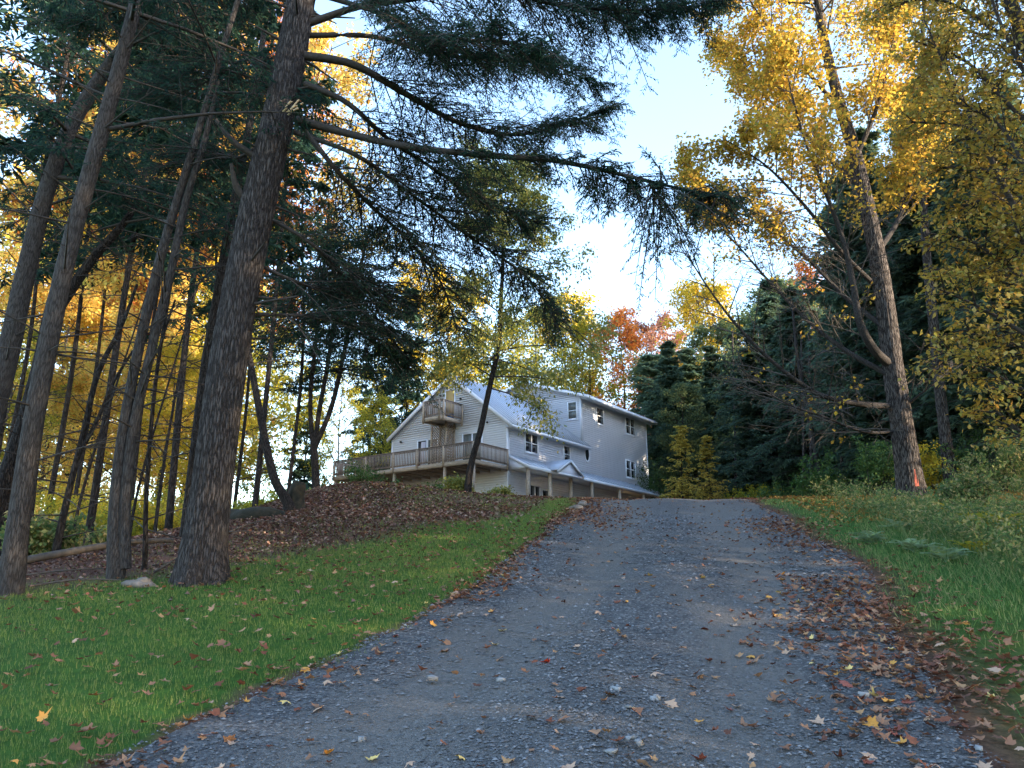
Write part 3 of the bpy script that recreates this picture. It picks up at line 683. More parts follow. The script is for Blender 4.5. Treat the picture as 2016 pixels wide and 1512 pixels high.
def px_path(pts, Y, sink=.25, wf=.74):
    """pixel points (px,py,width) at distance Y (or with own Y as 4th) -> points and radii; foot sunk into the ground"""
    P, r = [], []
    for q in pts:
        yy = q[3] if len(q) > 3 else Y; p = at(q[0], q[1], yy); P.append(p)
        f = p[1] * math.cos(TH) + (p[2] - EYE) * math.sin(TH); r.append(q[2] * .5 * wf * f / F)
    P = np.array(P); b = P[0].copy(); b[2] = float(height(b[0], b[1])) - sink
    if P[0][2] > b[2]: P = np.vstack([b, P]); r = [r[0]] + r
    return P, np.array(r)
def thing_parts(root_name, base, label, cat, group, parts):
    """parts: (name, V, faces, mat, smooth) in world coordinates -> children of an Empty at base"""
    e = empty(root_name, base); tag(e, label, cat, group)
    for nm, V, Fs, mt, sm in parts:
        o = mesh(nm, V - np.asarray(base), Fs, M[mt], e, sm)
        if nm in ('branches', 'twigs', 'crown', 'stubs'): o['kind'] = 'stuff'
    return e
def trunk_branches(rng, P, tan, r, i0, i1, n, length, elev=(0, .3), az=None, G=(.1, .25), lift=0.0):
    """n branch starts along trunk rings i0..i1; length(k) by fraction"""
    k = np.sort(rng.uniform(0, 1, n)); ii = (i0 + (i1 - i0) * k).astype(int)
    a = np.arange(n) * 2.4 + rng.uniform(-.5, .5, n) if az is None else rng.uniform(az[0], az[1], n)
    el = rng.uniform(*elev, n) + lift * k**2
    d = np.stack([np.cos(a) * np.cos(el), np.sin(a) * np.cos(el), np.sin(el)], 1)
    L = np.array([length(q) for q in k]) * rng.uniform(.7, 1.2, n)
    return (P[ii], unit(d), L, rng.uniform(*G, n)), r[ii]
def hem_foliage(rng, B, n1, n2, n3, tl, tw, lf1=.42, lf2=.38, t0=.15):
    c1 = children(rng, B, n1, t0, 1, R(58), lf1, (.1, .4), True, .38, .65)
    c2 = children(rng, c1, n2, .08, 1, R(52), lf2, (.1, .35), True, .18, .6)
    T = children(rng, c2, n3, .0, 1, R(48), 0, (.0, .1), True, .22, fixed=tl)
    return c1, c2, needle_quads(rng, T, tw)

# ------------------------------------------------------------------ background tree kinds (shared meshes)
def make_hemlock(seed, h=16.0, base=.15, rmax=3.0, nb=210, n1=9, n2=6, n3=3, tl=.32, tw=.09, mat='needles', dead=12, tr=.12):
    rng = np.random.default_rng(seed)
    pts = np.array([[0, 0, -.4], [.1, .05, h * .3], [-.08, .1, h * .65], [0, 0, h]])
    V, Fq, P, tan, r = stem(pts, [tr, tr * .83, tr * .5, .01], 24, 8, .05, .3, seed)
    n = len(P)
    B, br = trunk_branches(rng, P, tan, r, int(n * base), n - 1, nb, lambda k: rmax * (1 - k)**.75 * (0.55 + .45 * min(1, k * 5)) + .35, (-.35, .35), None, (.1, .4), .8)
    B = (B[0], B[1], B[2] * rng.uniform(.55, 1.1, nb), B[3])
    c1, c2, q = hem_foliage(rng, B, n1, n2, n3, tl, tw, t0=.05)
    tb_ = [tubes(B, br * .32 + .01, .006, 4, 4), tubes(c1, .012, .004, 3, 2)]
    if dead:
        Bd, bd = trunk_branches(rng, P, tan, r, 2, int(n * base) + 1, dead, lambda k: 1.1, (-.1, .3), None, (.05, .2)); tb_.append(tubes(Bd, .018, .004, 3, 3))
    Vb, Fb = join(tb_)
    return (mesh('trunk', V, [Fq], M['dark_bark'], None, True).data, mesh('branches', Vb, Fb, M['twig']).data, mesh('crown', q[0], [q[1]], M[mat]).data)
def make_broadleaf(seed, mat, h=16.0, base=.3, rmax=3.6, nb=26, n1=9, n2=6, nl=7, size=.19, bark='grey_bark', spread=.8, tr=.13):
    rng = np.random.default_rng(seed)
    pts = np.array([[0, 0, -.4], [.15, -.1, h * .3], [-.15, .15, h * .62], [.1, 0, h * .96]])
    V, Fq, P, tan, r = stem(pts, [tr, tr * .8, tr * .45, .02], 24, 8, .06, .3, seed)
    n = len(P)
    B, br = trunk_branches(rng, P, tan, r, int(n * base), n - 1, nb, lambda k: rmax * (.35 + .65 * math.sin(math.pi * min(1, .25 + k * .72))), (.3, 1.0), None, (-.05, .12))
    c1 = children(rng, B, n1, .25, 1, R(50), .5, (.0, .15), False, .2, .5, updn=.1)
    c2 = children(rng, c1, n2, .2, 1, R(45), .5, (.0, .2), False, .25, .4)
    q = leaf_quads(rng, c2, nl, size, .62, spread)
    Vb, Fb = join([tubes(B, br * .45 + .01, .012, 5, 4), tubes(c1, .018, .006, 3, 3)])
    return (mesh('trunk', V, [Fq], M[bark], None, True).data, mesh('branches', Vb, Fb, M['twig']).data, mesh('crown', q[0], [q[1]], M[mat]).data)
KIND = {}
def kind(name, fn):
    before = set(col.objects); KIND[name] = (fn(), None)
    for o in set(col.objects) - before: bpy.data.objects.remove(o)
for i in range(3): kind('hemlock%d' % i, lambda i=i: make_hemlock(20 + i))
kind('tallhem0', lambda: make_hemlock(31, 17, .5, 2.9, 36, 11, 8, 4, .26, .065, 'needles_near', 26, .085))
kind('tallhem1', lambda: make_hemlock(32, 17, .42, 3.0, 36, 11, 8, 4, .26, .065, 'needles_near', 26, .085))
kind('pine', lambda: make_hemlock(35, 17, .35, 2.8, 55, 13, 7, 3, .42, .12, 'pine', 16))
for nm, mt in (('gold', 'gold'), ('yellow', 'yellow'), ('olive', 'olive'), ('orange', 'orange'), ('red', 'red')):
    for i in range(2 if nm in ('gold', 'olive', 'yellow') else 1):
        kind('%s%d' % (nm, i), lambda mt=mt, i=i, nm=nm: make_broadleaf(hash_(nm) + i, mt, base=.22 if nm == 'gold' else .3))  if False else kind('%s%d' % (nm, i), lambda mt=mt, i=i, nm=nm: make_broadleaf(len(nm) * 7 + ord(nm[0]) + i, mt, base=.2 if nm == 'gold' else .28))
kind('greenmix', lambda: make_broadleaf(151, 'greenmix', 16, .15, 3.0, 32, 9, 6, 8, .2, 'dark_bark', .9))
kind('tallgold0', lambda: make_broadleaf(141, 'gold', 17, .42, 3.4, 22, 8, 6, 9, .15, 'dark_bark', .8, .06)); kind('tallgold1', lambda: make_broadleaf(142, 'orange', 17, .42, 3.4, 22, 8, 6, 8, .15, 'dark_bark', .8, .06))
kind('sapling', lambda: make_hemlock(77, 6.0, .03, 1.7, 110, 6, 4, 3, .15, .075, 'sapling', 0, .05))

def ground_x(px, Y):
    x = 0.0
    for _ in range(4):
        z = float(height(x, Y)) - EYE; f = Y * math.cos(TH) + z * math.sin(TH); x = (px - 1008) * f / F
    return x
def plant_tree(kn, name, px, Y, top_py, label, group=None, widen=1.0, seed=0, cat='tree', lean=(0, 0)):
    me, _ = KIND[kn]
    x = ground_x(px, Y); z = float(height(x, Y)); ztop = at(px, top_py, Y)[2]
    h0 = max(v.co.z for v in (me[0].vertices[-1],))
    s = (ztop - z) / h0; rr = random.Random(seed + int(px) * 7 + int(Y))
    e = empty(name, (x, Y, z), rr.uniform(0, 6.28)); e.scale = (s * widen, s * widen, s); e.rotation_euler[0] = lean[0]; e.rotation_euler[1] = lean[1]
    tag(e, label, cat, group)
    for nm, m_ in zip(('trunk', 'branches', 'crown'), me): inst(nm, m_, e)
    return e

ORD = ['first', 'second', 'third', 'fourth', 'fifth', 'sixth', 'seventh', 'eighth', 'ninth', 'tenth', 'eleventh', 'twelfth', 'thirteenth', 'fourteenth', 'fifteenth', 'sixteenth', 'seventeenth', 'eighteenth', 'nineteenth', 'twentieth', 'twenty-first', 'twenty-second', 'twenty-third', 'twenty-fourth', 'twenty-fifth']
def ordinal(lst, i): return ORD[sorted(range(len(lst)), key=lambda k: lst[k][0] if not isinstance(lst[k][0], tuple) else lst[k][0][0]).index(i)]
# --- trees behind the house and across the skyline
sky_group = 'autumn trees behind the house'
plant_tree('yellow0', 'maple_tree', 815, 78, 545, 'tall yellow tree rising behind the left slope of the gable roof', sky_group, 1.0)
plant_tree('yellow1', 'maple_tree', 895, 74, 575, 'broad yellow tree rising straight behind the gable peak', sky_group, 1.15)
plant_tree('olive0', 'maple_tree', 980, 72, 640, 'olive green tree behind the grey metal roof ridge', sky_group, 1.2)
plant_tree('olive1', 'maple_tree', 1055, 80, 620, 'olive yellow tree behind the peak of the tall wing', sky_group, 1.2)
plant_tree('yellow0', 'maple_tree', 1120, 84, 600, 'tall yellow green tree behind the middle of the tall wing', sky_group, 1.15)
plant_tree('olive0', 'maple_tree', 1175, 80, 630, 'olive tree behind the front eave of the tall wing', sky_group, 1.1)
plant_tree('orange0', 'maple_tree', 1235, 78, 640, 'orange tree beyond the far end of the tall wing', sky_group, 1.1)
plant_tree('red0', 'maple_tree', 1300, 84, 640, 'red maple on the skyline beside the far end of the house', sky_group, 1.1)
plant_tree('red0', 'maple_tree', 1340, 92, 660, 'smaller red tree between the red maple and the bright yellow tree', sky_group, 1.0)
plant_tree('yellow1', 'maple_tree', 1405, 74, 558, 'bright yellow tree standing above the dark hemlocks', sky_group, .95)
plant_tree('yellow0', 'maple_tree', 1425, 78, 580, 'second bright yellow crown just right of the bright yellow tree', sky_group, 1.0)
plant_tree('orange0', 'maple_tree', 1640, 70, 560, 'orange tree glimpsed behind the bare maple limbs', sky_group, 1.1)
plant_tree('yellow0', 'maple_tree', 1790, 66, 420, 'yellow tree glimpsed between the two maple trunks', sky_group, 1.1)
# --- conifers right of the house
hg = 'dark hemlocks beyond the drive'
hl = 'dark green hemlock in the row beyond the crest of the drive'
row = [(1295, 66, 690), (1335, 62, 665), (1375, 68, 680), (1425, 64, 675), (1470, 58, 650), (1510, 50, 640), (1555, 52, 575), (1600, 46, 560), (1650, 50, 600), (1690, 44, 540)]
for i, (px, Y, tp) in enumerate(row):
    plant_tree('hemlock%d' % (i % 3), 'hemlock_tree', px, Y, tp, ordinal(row, i) + ' dark hemlock from the house in the row beyond the drive', hg, random.Random(i).uniform(1.0, 1.5), i)
row = [(1312, 72, 700), (1360, 58, 760), (1440, 70, 640), (1495, 60, 690), (1530, 56, 610), (1575, 60, 560), (1625, 56, 600), (1670, 48, 680)]
for i, (px, Y, tp) in enumerate(row):
    plant_tree('greenmix', 'maple_tree', px, Y, tp, ordinal(row, i) + ' from the house of the dull green leafy trees among the hemlocks', 'leafy trees among the hemlocks', 1.2, i)
row = [(1330, 80, 760), (1450, 78, 755), (1580, 66, 730), (1700, 58, 700), (1840, 48, 600), (1990, 42, 520)]
for i, (px, Y, tp) in enumerate(row):
    plant_tree('hemlock%d' % ((i + 2) % 3), 'hemlock_tree', px, Y, tp, ordinal(row, i) + ' from the house of the low hemlocks deep in the shade behind', 'hemlocks deep in the shade', 1.5, i)
hl2 = 'black green hemlock filling the shade behind the yellow foliage'
row = [(1740, 38, 330), (1790, 36, 250), (1850, 34, 330), (1900, 31, 300), (1950, 34, 240), (1990, 29, 260), (2050, 27, 200), (2120, 30, 150), (1930, 40, 150)]
for i, (px, Y, tp) in enumerate(row):
    plant_tree('hemlock%d' % ((i + 1) % 3), 'hemlock_tree', px, Y, tp, ordinal(row, i) + ' from the big maple of the tall hemlocks behind the yellow leaves', 'hemlocks behind the yellow foliage', 1.15)
for i, (px, Y, tp) in enumerate([(1350, 47, 835), (1402, 45, 855)]):
    plant_tree('sapling', 'sapling', px, Y, tp, ['taller yellow sapling in front of the dark hemlocks', 'lower bushy yellow sapling near the end of the drive'][i], 'yellow saplings', 1.0, cat='sapling')
plant_tree('pine', 'pine_tree', 1560, 58, 545, 'blue green conifer behind the bare maple limbs', 'dark hemlocks beyond the drive', 1.1)
# --- golden woods on the left
gg = 'golden trees in the woods on the left'
gl = 'golden leaved tree glowing in the woods behind the dark trunks'
rng = random.Random(3)
row = [(-60, 46, 480), (0, 52, 380), (60, 44, 540), (110, 56, 430), (165, 48, 500), (215, 60, 400), (265, 46, 560), (315, 54, 470), (360, 62, 520), (410, 50, 600), (40, 36, 700), (300, 38, 690), (150, 38, 720), (-40, 34, 660), (225, 40, 640), (380, 42, 720), (90, 66, 350), (340, 70, 330)]
for i, (px, Y, tp) in enumerate(row):
    plant_tree(('gold0', 'olive1', 'gold1', 'yellow0')[i % 4], 'maple_tree', px, Y, tp, ordinal(row, i) + ' golden or yellow green tree from the left edge behind the trunks', gg, rng.uniform(1.0, 1.4), i)
row = [(-30, 27, -60), (130, 30, 40), (250, 27, -20), (365, 31, 20), (560, 30, 90), (450, 36, 150)]
for i, (px, Y, tp) in enumerate(row):
    plant_tree(('tallgold0', 'tallgold1')[i % 2], 'maple_tree', px, Y, tp, ordinal(row, i) + ' from the left of the tall orange maples seen through the hemlock boughs', 'tall maples behind the left hemlocks', 1.0, i)
mg = 'thin trees left of the house'
row = [(500, 60, 640, 'olive0'), (590, 66, 680, 'pine'), (655, 62, 720, 'olive1'), (705, 74, 690, 'pine'), (790, 72, 560, 'pine'), (730, 54, 780, 'olive0'), (745, 80, 640, 'pine')]
for i, (px, Y, tp, k) in enumerate(row):
    plant_tree(k, 'pine_tree' if k == 'pine' else 'maple_tree', px, Y, tp, ordinal(row, i) + ' from left of the thin trees' + ' in the gap beside the gable, ' + ('a conifer' if k == 'pine' else 'yellow green'), mg, .8 if k == 'pine' else .9, i)
# --- tall hemlocks of the left woods
lg = 'tall hemlocks of the left woods'
for i, (px, Y, tp, w) in enumerate([(-40, 19, -300, 1.0), (170, 21, -200, 1.0), (330, 24, -150, 1.0), (500, 26, -60, .9), (80, 30, 60, 1.0), (420, 32, 80, 1.0)]):
    plant_tree('tallhem%d' % (i % 2), 'hemlock_tree', px, Y, tp, ORD[(0, 2, 3, 5, 1, 4, 6, 7)[i]] + ' from the left of the tall bare stemmed hemlocks in the left woods', lg, w, i)

# ------------------------------------------------------------------ the near trees
SUBW = .055
def hem_limbs_px(rng, limbs, Y):
    """limbs drawn as pixel polylines at given depths -> sampled tubes; returns (V,F) list and secondary branch set"""
    parts, sec = [], []
    for pts, w, Ys in limbs:
        P = np.array([at(p[0], p[1], Ys + (p[2] if len(p) > 2 else 0)) for p in pts])
        rr = np.linspace(w, .012, len(P)); V, Fq, C, tan, r = stem(P, rr, 5 * len(P), 7, .04, 0, 3); parts.append((V, Fq)); sec.append((C, tan, r))
    return parts, sec
def limb_children(rng, C, tan, every, length, t0=.2, ang=R(55), updn=0.0):
    d = np.concatenate([[0], np.cumsum(np.linalg.norm(np.diff(C, axis=0), axis=1))]); n = max(3, int(d[-1] * (1 - t0) / every))
    u = t0 + (1 - t0) * (np.arange(n) + rng.uniform(0, 1, n)) / n; uu = u * d[-1]
    pos = np.stack([np.interp(uu, d, C[:, k]) for k in range(3)], 1); tg = unit(np.stack([np.interp(uu, d, tan[:, k]) for k in range(3)], 1))
    side = unit(np.cross(tg, UP)) * np.where(np.arange(n) % 2 == 0, 1, -1)[:, None]
    a = ang * rng.uniform(.5, 1.3, (n, 1)); D = tg * np.cos(a) + side * np.sin(a) + rng.normal(0, .22, (n, 3)); D[:, 2] += updn
    L = length * rng.uniform(.5, 1.15, n) * (1 - .55 * (u - t0) / (1 - t0))
    return pos, unit(D), L, rng.uniform(.05, .35, n)
def finish_hem(rng, sets, tl, tw, n2=11, n3=9, t0=.1):
    B = tuple(np.concatenate([s[k] for s in sets]) for k in range(4))
    c2 = children(rng, B, n2, t0, 1, R(55), .36, (.15, .4), True, .18, .6)
    T = children(rng, c2, n3, .0, 1, R(48), 0, (0, .1), True, .2, fixed=tl)
    Vb, Fb = join([tubes(B, .012, .004, 4, 4), tubes(c2, .0045, .002, 3, 2)])
    return (Vb, Fb), needle_quads(rng, T, tw)

# big hemlock
rng = np.random.default_rng(11)
P, r = px_path([(395, 1150, 92), (403, 1060, 84), (417, 950, 80), (440, 780, 77), (470, 600, 73), (505, 420, 70), (545, 240, 64), (577, 90, 60), (600, -40, 54), (640, -330, 44, 10.3), (690, -900, 26, 10.8)], 10.0, .25, .93)
V, Fq, C, tan, rr = stem(P, r, 260, 120, .03, .5, 4, .05)
limbs = [
    ([(585, 235), (680, 262), (800, 288, -.3), (950, 305, -.5), (1100, 318, -.6), (1230, 345, -.6), (1340, 372, -.5), (1450, 395, -.4)], .065, 10.0),
    ([(600, 110), (690, 125), (800, 185, .4), (900, 240, .8), (1010, 265, 1.2), (1120, 240, 1.6), (1200, 215, 1.8)], .07, 10.0),
    ([(600, 165), (680, 200), (760, 270, .6), (850, 330, 1.2), (950, 395, 1.8), (1060, 440, 2.2)], .05, 10.0),
    ([(610, 45), (700, 15), (800, 0, -.4), (950, -25, -.8), (1100, 10, -1.0), (1250, 20, -1.0), (1400, 10, -.9)], .06, 10.0),
    ([(608, 70), (720, 70), (850, 105, 1), (980, 120, 1.6), (1090, 130, 2.2), (1180, 170, 2.4)], .045, 10.1),
    ([(590, 240), (650, 320), (720, 395, .6), (800, 470, 1.2), (870, 560, 1.8), (900, 650, 2.2)], .045, 10.1),
    ([(580, 260), (690, 300), (820, 390, 1.0), (930, 470, 1.6), (1050, 560, 2.2), (1100, 640, 2.4)], .04, 10.1),
    ([(530, 430), (600, 470), (690, 560, .8), (760, 650, 1.4), (810, 720, 1.8)], .035, 10.2),
    ([(505, 520), (560, 545), (640, 570, .8), (720, 560, 1.4), (800, 600, 2.0)], .03, 10.2),
    ([(490, 620), (560, 620), (680, 640, 1.0), (770, 700, 1.6)], .03, 10.2),
    ([(560, 150), (500, 120), (430, 150, .8), (360, 180, 1.4), (280, 190, 2.0)], .03, 10.2),
    ([(545, 260), (490, 300), (420, 300, 1.0), (330, 340, 1.6)], .03, 10.2),
    ([(600, 0), (700, -60), (850, -120, 1.5), (1000, -80, 2.5), (1150, 0, 3.0), (1260, 60, 3.2)], .05, 10.2),
    ([(600, -20), (760, 30), (860, 80, -.8), (980, 80, -1.4), (1080, 100, -1.8)], .045, 9.9),
    ([(600, 20), (500, -30), (400, -20, 1.2), (250, 20, 2.2), (120, 40, 3.0)], .04, 10.3),
    ([(640, -330), (800, -260), (1000, -160, 1), (1180, -60, 1.5), (1330, 20, 1.8)], .05, 10.3),
]
lp, sec = hem_limbs_px(rng, limbs, 10)
sets = []
for i, (Cc, tg, r_) in enumerate(sec):
    sets.append(limb_children(rng, Cc, tg, .085, 1.3 if i else .8, .22 if i else .30, R(55), -.06))
    if i: sets.append(limb_children(rng, Cc, tg, .10, 1.7, .16, R(62), -.14)); sets.append(limb_children(rng, Cc, tg, .14, 1.1, .3, R(50), .3))
# hanging sprays at the end of the long limb
for (px, py, n_, ln) in ((1285, 365, 14, 1.1), (1390, 385, 18, .75), (1310, 370, 9, 1.0), (1180, 335, 14, .6), (1240, 350, 10, .6), (1440, 395, 8, .45)):
    b = at(px, py, 9.45); D = unit(rng.normal(0, .45, (n_, 3)) + np.array([.1, 0, -.55])); sets.append((b + rng.normal(0, .10, (n_, 3)), D, ln * rng.uniform(.5, 1.1, n_), rng.uniform(.2, .5, n_)))
(Vb, Fb), q = finish_hem(rng, sets, .075, .0165, 11, 8)
stubs = []
rs = np.random.default_rng(8)
for (i, a, l) in [(int(rs.uniform(40, 195)), rs.uniform(0, 6.28), rs.uniform(.12, .9)) for _ in range(46)]:
    stubs.append((C[i] + 0, unit(np.array([math.cos(a), math.sin(a) * .7, rs.uniform(-.2, .35)])), l))
Bst = (np.array([s_[0] for s_ in stubs]), np.array([s_[1] for s_ in stubs]), np.array([s_[2] + .22 for s_ in stubs]), np.full(len(stubs), .05))
snag = []
for px, py, ex, ey, w in ((488, 400, 455, 322, .05), (505, 310, 425, 235, .045)):
    a = at(px, py, 10.0); b = at(ex, ey, 9.75); snag.append(stem(np.array([a, (a + b) / 2 + np.array([-.04, 0, -.05]), b]), [w * 1.2, w, w * .5], 10, 8, .08, 0, 2)[:2])
Vl, Fl = join([tubes(Bst, .028, .010, 5, 3), (Vb, np.vstack(Fb))])
spl = MB()
for k in range(9):
    a = at(562 + rs.uniform(-8, 8), 214 + rs.uniform(-12, 14), 9.72); b = a + np.array([rs.uniform(.05, .26), -.06, rs.uniform(-.02, .18)]); spl.bar(a, b, .022, .014)
base = (float(P[0][0]), float(P[0][1]), float(height(P[0][0], P[0][1])))
big = thing_parts('hemlock_tree', base, 'big hemlock with thick ridged trunk and long limbs standing at the lawn edge', 'tree', None,
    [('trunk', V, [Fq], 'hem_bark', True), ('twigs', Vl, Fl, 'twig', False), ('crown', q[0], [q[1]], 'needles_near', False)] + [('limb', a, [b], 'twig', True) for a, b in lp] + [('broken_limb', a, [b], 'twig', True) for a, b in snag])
sp = spl.build('splinters', M['raw_wood']); sp.parent = big; sp.matrix_parent_inverse = Matrix.Translation(-Vector(base)); sp['label'] = 'pale splintered scar where a limb broke off'

def near_tree(name, label, stems, Y, mat, n=70, sides=16, flare=.3, crown=None, seed=1, group=None, dead=30, deadlen=.9, dead_rng=(10, 55)):
    """stems: pixel polylines; crown: function(rng, list of (P,tan,r)) -> extra parts"""
    parts, C = [], []
    rng = np.random.default_rng(seed)
    for i, s_ in enumerate(stems):
        P, r = px_path(s_, Y) if i == 0 or s_[0][-1] == 'g' else (np.array([at(q_[0], q_[1], q_[3] if len(q_) > 3 else Y) for q_ in s_]), np.array([q_[2] * .37 * (q_[3] if len(q_) > 3 else Y) * 1.03 / F for q_ in s_]))
        V, Fq, c, tg, rr_ = stem(P, r, n, sides, .05, flare if i == 0 else 0, seed + i); parts.append((V, Fq)); C.append((c, tg, rr_))
    base = C[0][0][0].copy(); base[2] = float(height(base[0], base[1]))
    Vt, Ft = join(parts); out = [('trunk', Vt, Ft, mat, True)]
    tw = []
    if dead:
        for c, tg, rr_ in C:
            B, br = trunk_branches(rng, c, tg, rr_, int(n * dead_rng[0] / 100), int(n * dead_rng[1] / 100), dead, lambda k: deadlen, (-.2, .5), None, (-.05, .15))
            tw.append(tubes(B, np.minimum(.016, br * .4), .004, 4, 4)); c1 = children(rng, B, 3, .4, 1, R(40), .4, (0, .1), False); tw.append(tubes(c1, .006, .002, 3, 2))
    if crown:
        t2, lf, lm = crown(rng, C); tw += t2
        out.append(('crown', lf[0], [lf[1]], lm, False))
    if tw:
        Vb, Fb = join([(v, np.vstack(f) if isinstance(f, list) else f) for v, f in tw]); out.insert(1, ('branches', Vb, Fb, 'twig', False))
    return thing_parts(name, base, label, 'tree', group, out)
def hem_crown(i0, nb, length, tl=.11, tw=.024, n1=10, n2=8, n3=7, which=None, az=None):
    def f(rng, C):
        qs, t2 = [], []
        for c, tg, rr_ in (C if which is None else [C[w] for w in which]):
            n = len(c); B, br = trunk_branches(rng, c, tg, rr_, int(n * i0), n - 1, nb, lambda k: length * (1 - .6 * k), (-.1, .35), az, (.1, .3))
            c1, c2, q = hem_foliage(rng, B, n1, n2, n3, tl, tw); qs.append(q); t2 += [tubes(B, br * .3 + .008, .005, 5, 5), tubes(c1, .009, .003, 3, 3), tubes(c2, .004, .002, 3, 2)]
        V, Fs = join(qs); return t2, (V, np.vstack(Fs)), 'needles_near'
    return f
near_tree('hemlock_tree', 'leaning grey trunk at the left edge of the lawn, left of the twin stems', [[(20, 1170, 62), (35, 1040, 54), (60, 860, 50), (95, 680, 47), (135, 500, 44), (185, 310, 40), (230, 150, 36), (272, -10, 32), (330, -260, 26), (420, -700, 14)]], 9.3, 'grey_bark', 90, 24, .25, hem_crown(.40, 22, 2.8), 21, dead=34, deadlen=1.2, dead_rng=(12, 60))
near_tree('hemlock_tree', 'twin stemmed tree rising between the leaning grey trunk and the big hemlock', [
    [(228, 1140, 44), (226, 1060, 36), (232, 930, 30), (262, 740, 27), (300, 570, 25), (338, 430, 22), (372, 320, 20), (405, 210, 17), (440, 90, 15), (475, -20, 13), (540, -300, 9)],
    [(246, 1120, 30), (246, 1000, 28), (262, 850, 26), (298, 690, 24), (335, 540, 22), (365, 400, 20), (402, 280, 17), (430, 160, 10)]], 10.2, 'grey_bark', 80, 16, .25, hem_crown(.58, 14, 2.2, which=[0]), 22, dead=26, deadlen=.9, dead_rng=(20, 70))
near_tree('sapling', 'thin straight sapling between the twin stems and the big hemlock', [[(284, 1118, 14), (287, 1000, 12), (296, 860, 11), (308, 740, 10), (330, 600, 8), (350, 480, 6)], [(308, 740, 8), (322, 660, 7), (345, 590, 5)]], 11.0, 'dark_bark', 40, 10, .2, None, 23, dead=10, deadlen=.7)
near_tree('hemlock_tree', 'dark trunk leaning right, close behind the leaning grey trunk', [[(10, 960, 50), (45, 850, 46), (80, 720, 44), (105, 610, 42), (130, 520, 36), (160, 420, 30), (200, 250, 26), (260, 20, 22)], [(100, 630, 30, 14), (140, 570, 28, 14), (190, 500, 25, 14), (235, 450, 20, 14), (290, 370, 14, 14.5)]], 14.0, 'dark_bark', 60, 14, .2, hem_crown(.6, 10, 2.6, .13, .03), 24, dead=16)
near_tree('hemlock_tree', 'pale grey leaning trunk crossing the upper left corner', [[(-95, 1080, 70), (-40, 900, 62), (10, 720, 54), (50, 540, 48), (85, 400, 42), (130, 270, 38), (200, 150, 33), (270, 60, 28), (340, -30, 24), (440, -200, 18)]], 13.0, 'grey_bark', 60, 16, .2, hem_crown(.5, 12, 2.8, .12, .028), 25, dead=22, deadlen=1.4)
near_tree('hemlock_tree', 'dark trunk half hidden close behind the big hemlock', [[(372, 1010, 34), (385, 880, 28), (402, 740, 26), (425, 600, 24), (455, 430, 22), (490, 250, 18), (520, 60, 14)]], 15.0, 'dark_bark', 50, 12, .2, hem_crown(.45, 12, 2.4, .13, .03), 26, dead=18)
near_tree('tree', 'thin dark stem forking above a fallen log in the left woods', [[(110, 1090, 20), (135, 970, 17), (165, 850, 15), (195, 730, 14), (240, 640, 10), (270, 560, 7)], [(150, 905, 11, 13), (190, 830, 10, 13), (225, 750, 8, 13), (262, 690, 6, 13)]], 13.0, 'dark_bark', 40, 10, .2, None, 27, dead=12, deadlen=.9)
gt = 'slender dark stems in the left woods'
for i, (a, b, Y, w) in enumerate([((150, 1020), (215, 800), 20, 9), ((310, 1005), (345, 780), 21, 10), ((60, 1030), (95, 760), 22, 10), ((262, 1010), (330, 760), 24, 8), ((455, 960), (468, 640), 28, 9)]):
    near_tree('tree', ORD[(1, 3, 0, 2, 4)[i]] + ' from the left of the slender dark stems among the golden leaves', [[(*a, w), ((a[0] * .55 + b[0] * .45), (a[1] + b[1]) / 2, w * .85), (*b, w * .65), (2 * b[0] - a[0] + 8, 2 * b[1] - a[1], w * .4)]], Y, 'dark_bark', 24, 8, .2, None, 40 + i, gt, dead=10, deadlen=.9, dead_rng=(20, 95))
near_tree('tree', 'bent dark trunk sweeping up from beside the mossy stump', [[(572, 1010, 30), (562, 982, 26), (545, 955, 24), (530, 905, 22), (517, 840, 20), (502, 760, 18), (487, 680, 15), (470, 590, 12), (460, 480, 8)]], 20.0, 'dark_bark', 50, 12, .15, None, 51, dead=10, deadlen=1.3, dead_rng=(45, 98))
def dark_crown(rng, C):
    qs, t2 = [], []
    for c, tg, rr_ in C[1:]:
        n = len(c); B, br = trunk_branches(rng, c, tg, rr_, int(n * .34), n - 1, 26, lambda k: 3.4 * (1 - .25 * k), (-.1, .5), None, (.1, .3))
        c1, c2, q = hem_foliage(rng, B, 11, 8, 4, .22, .05); qs.append(q); t2 += [tubes(B, br * .3 + .01, .006, 4, 4), tubes(c1, .012, .004, 3, 2)]
    V, Fs = join(qs); return t2, (V, np.vstack(Fs)), 'needles_near'
near_tree('hemlock_tree', 'dark forked tree standing beside the left end of the deck', [[(622, 960, 22), (620, 915, 20), (617, 880, 20)], [(616, 885, 13, 30), (611, 790, 12, 30), (620, 690, 11, 30), (635, 560, 9, 30), (648, 420, 6, 30)], [(618, 885, 14, 30), (630, 800, 13, 30), (645, 720, 12, 30), (660, 600, 9, 30), (672, 470, 6, 30)], [(620, 880, 14, 30), (648, 815, 13, 30), (676, 700, 12, 30), (700, 580, 9, 30), (728, 440, 6, 30)]], 30.0, 'dark_bark', 40, 12, .15, dark_crown, 52, dead=0)
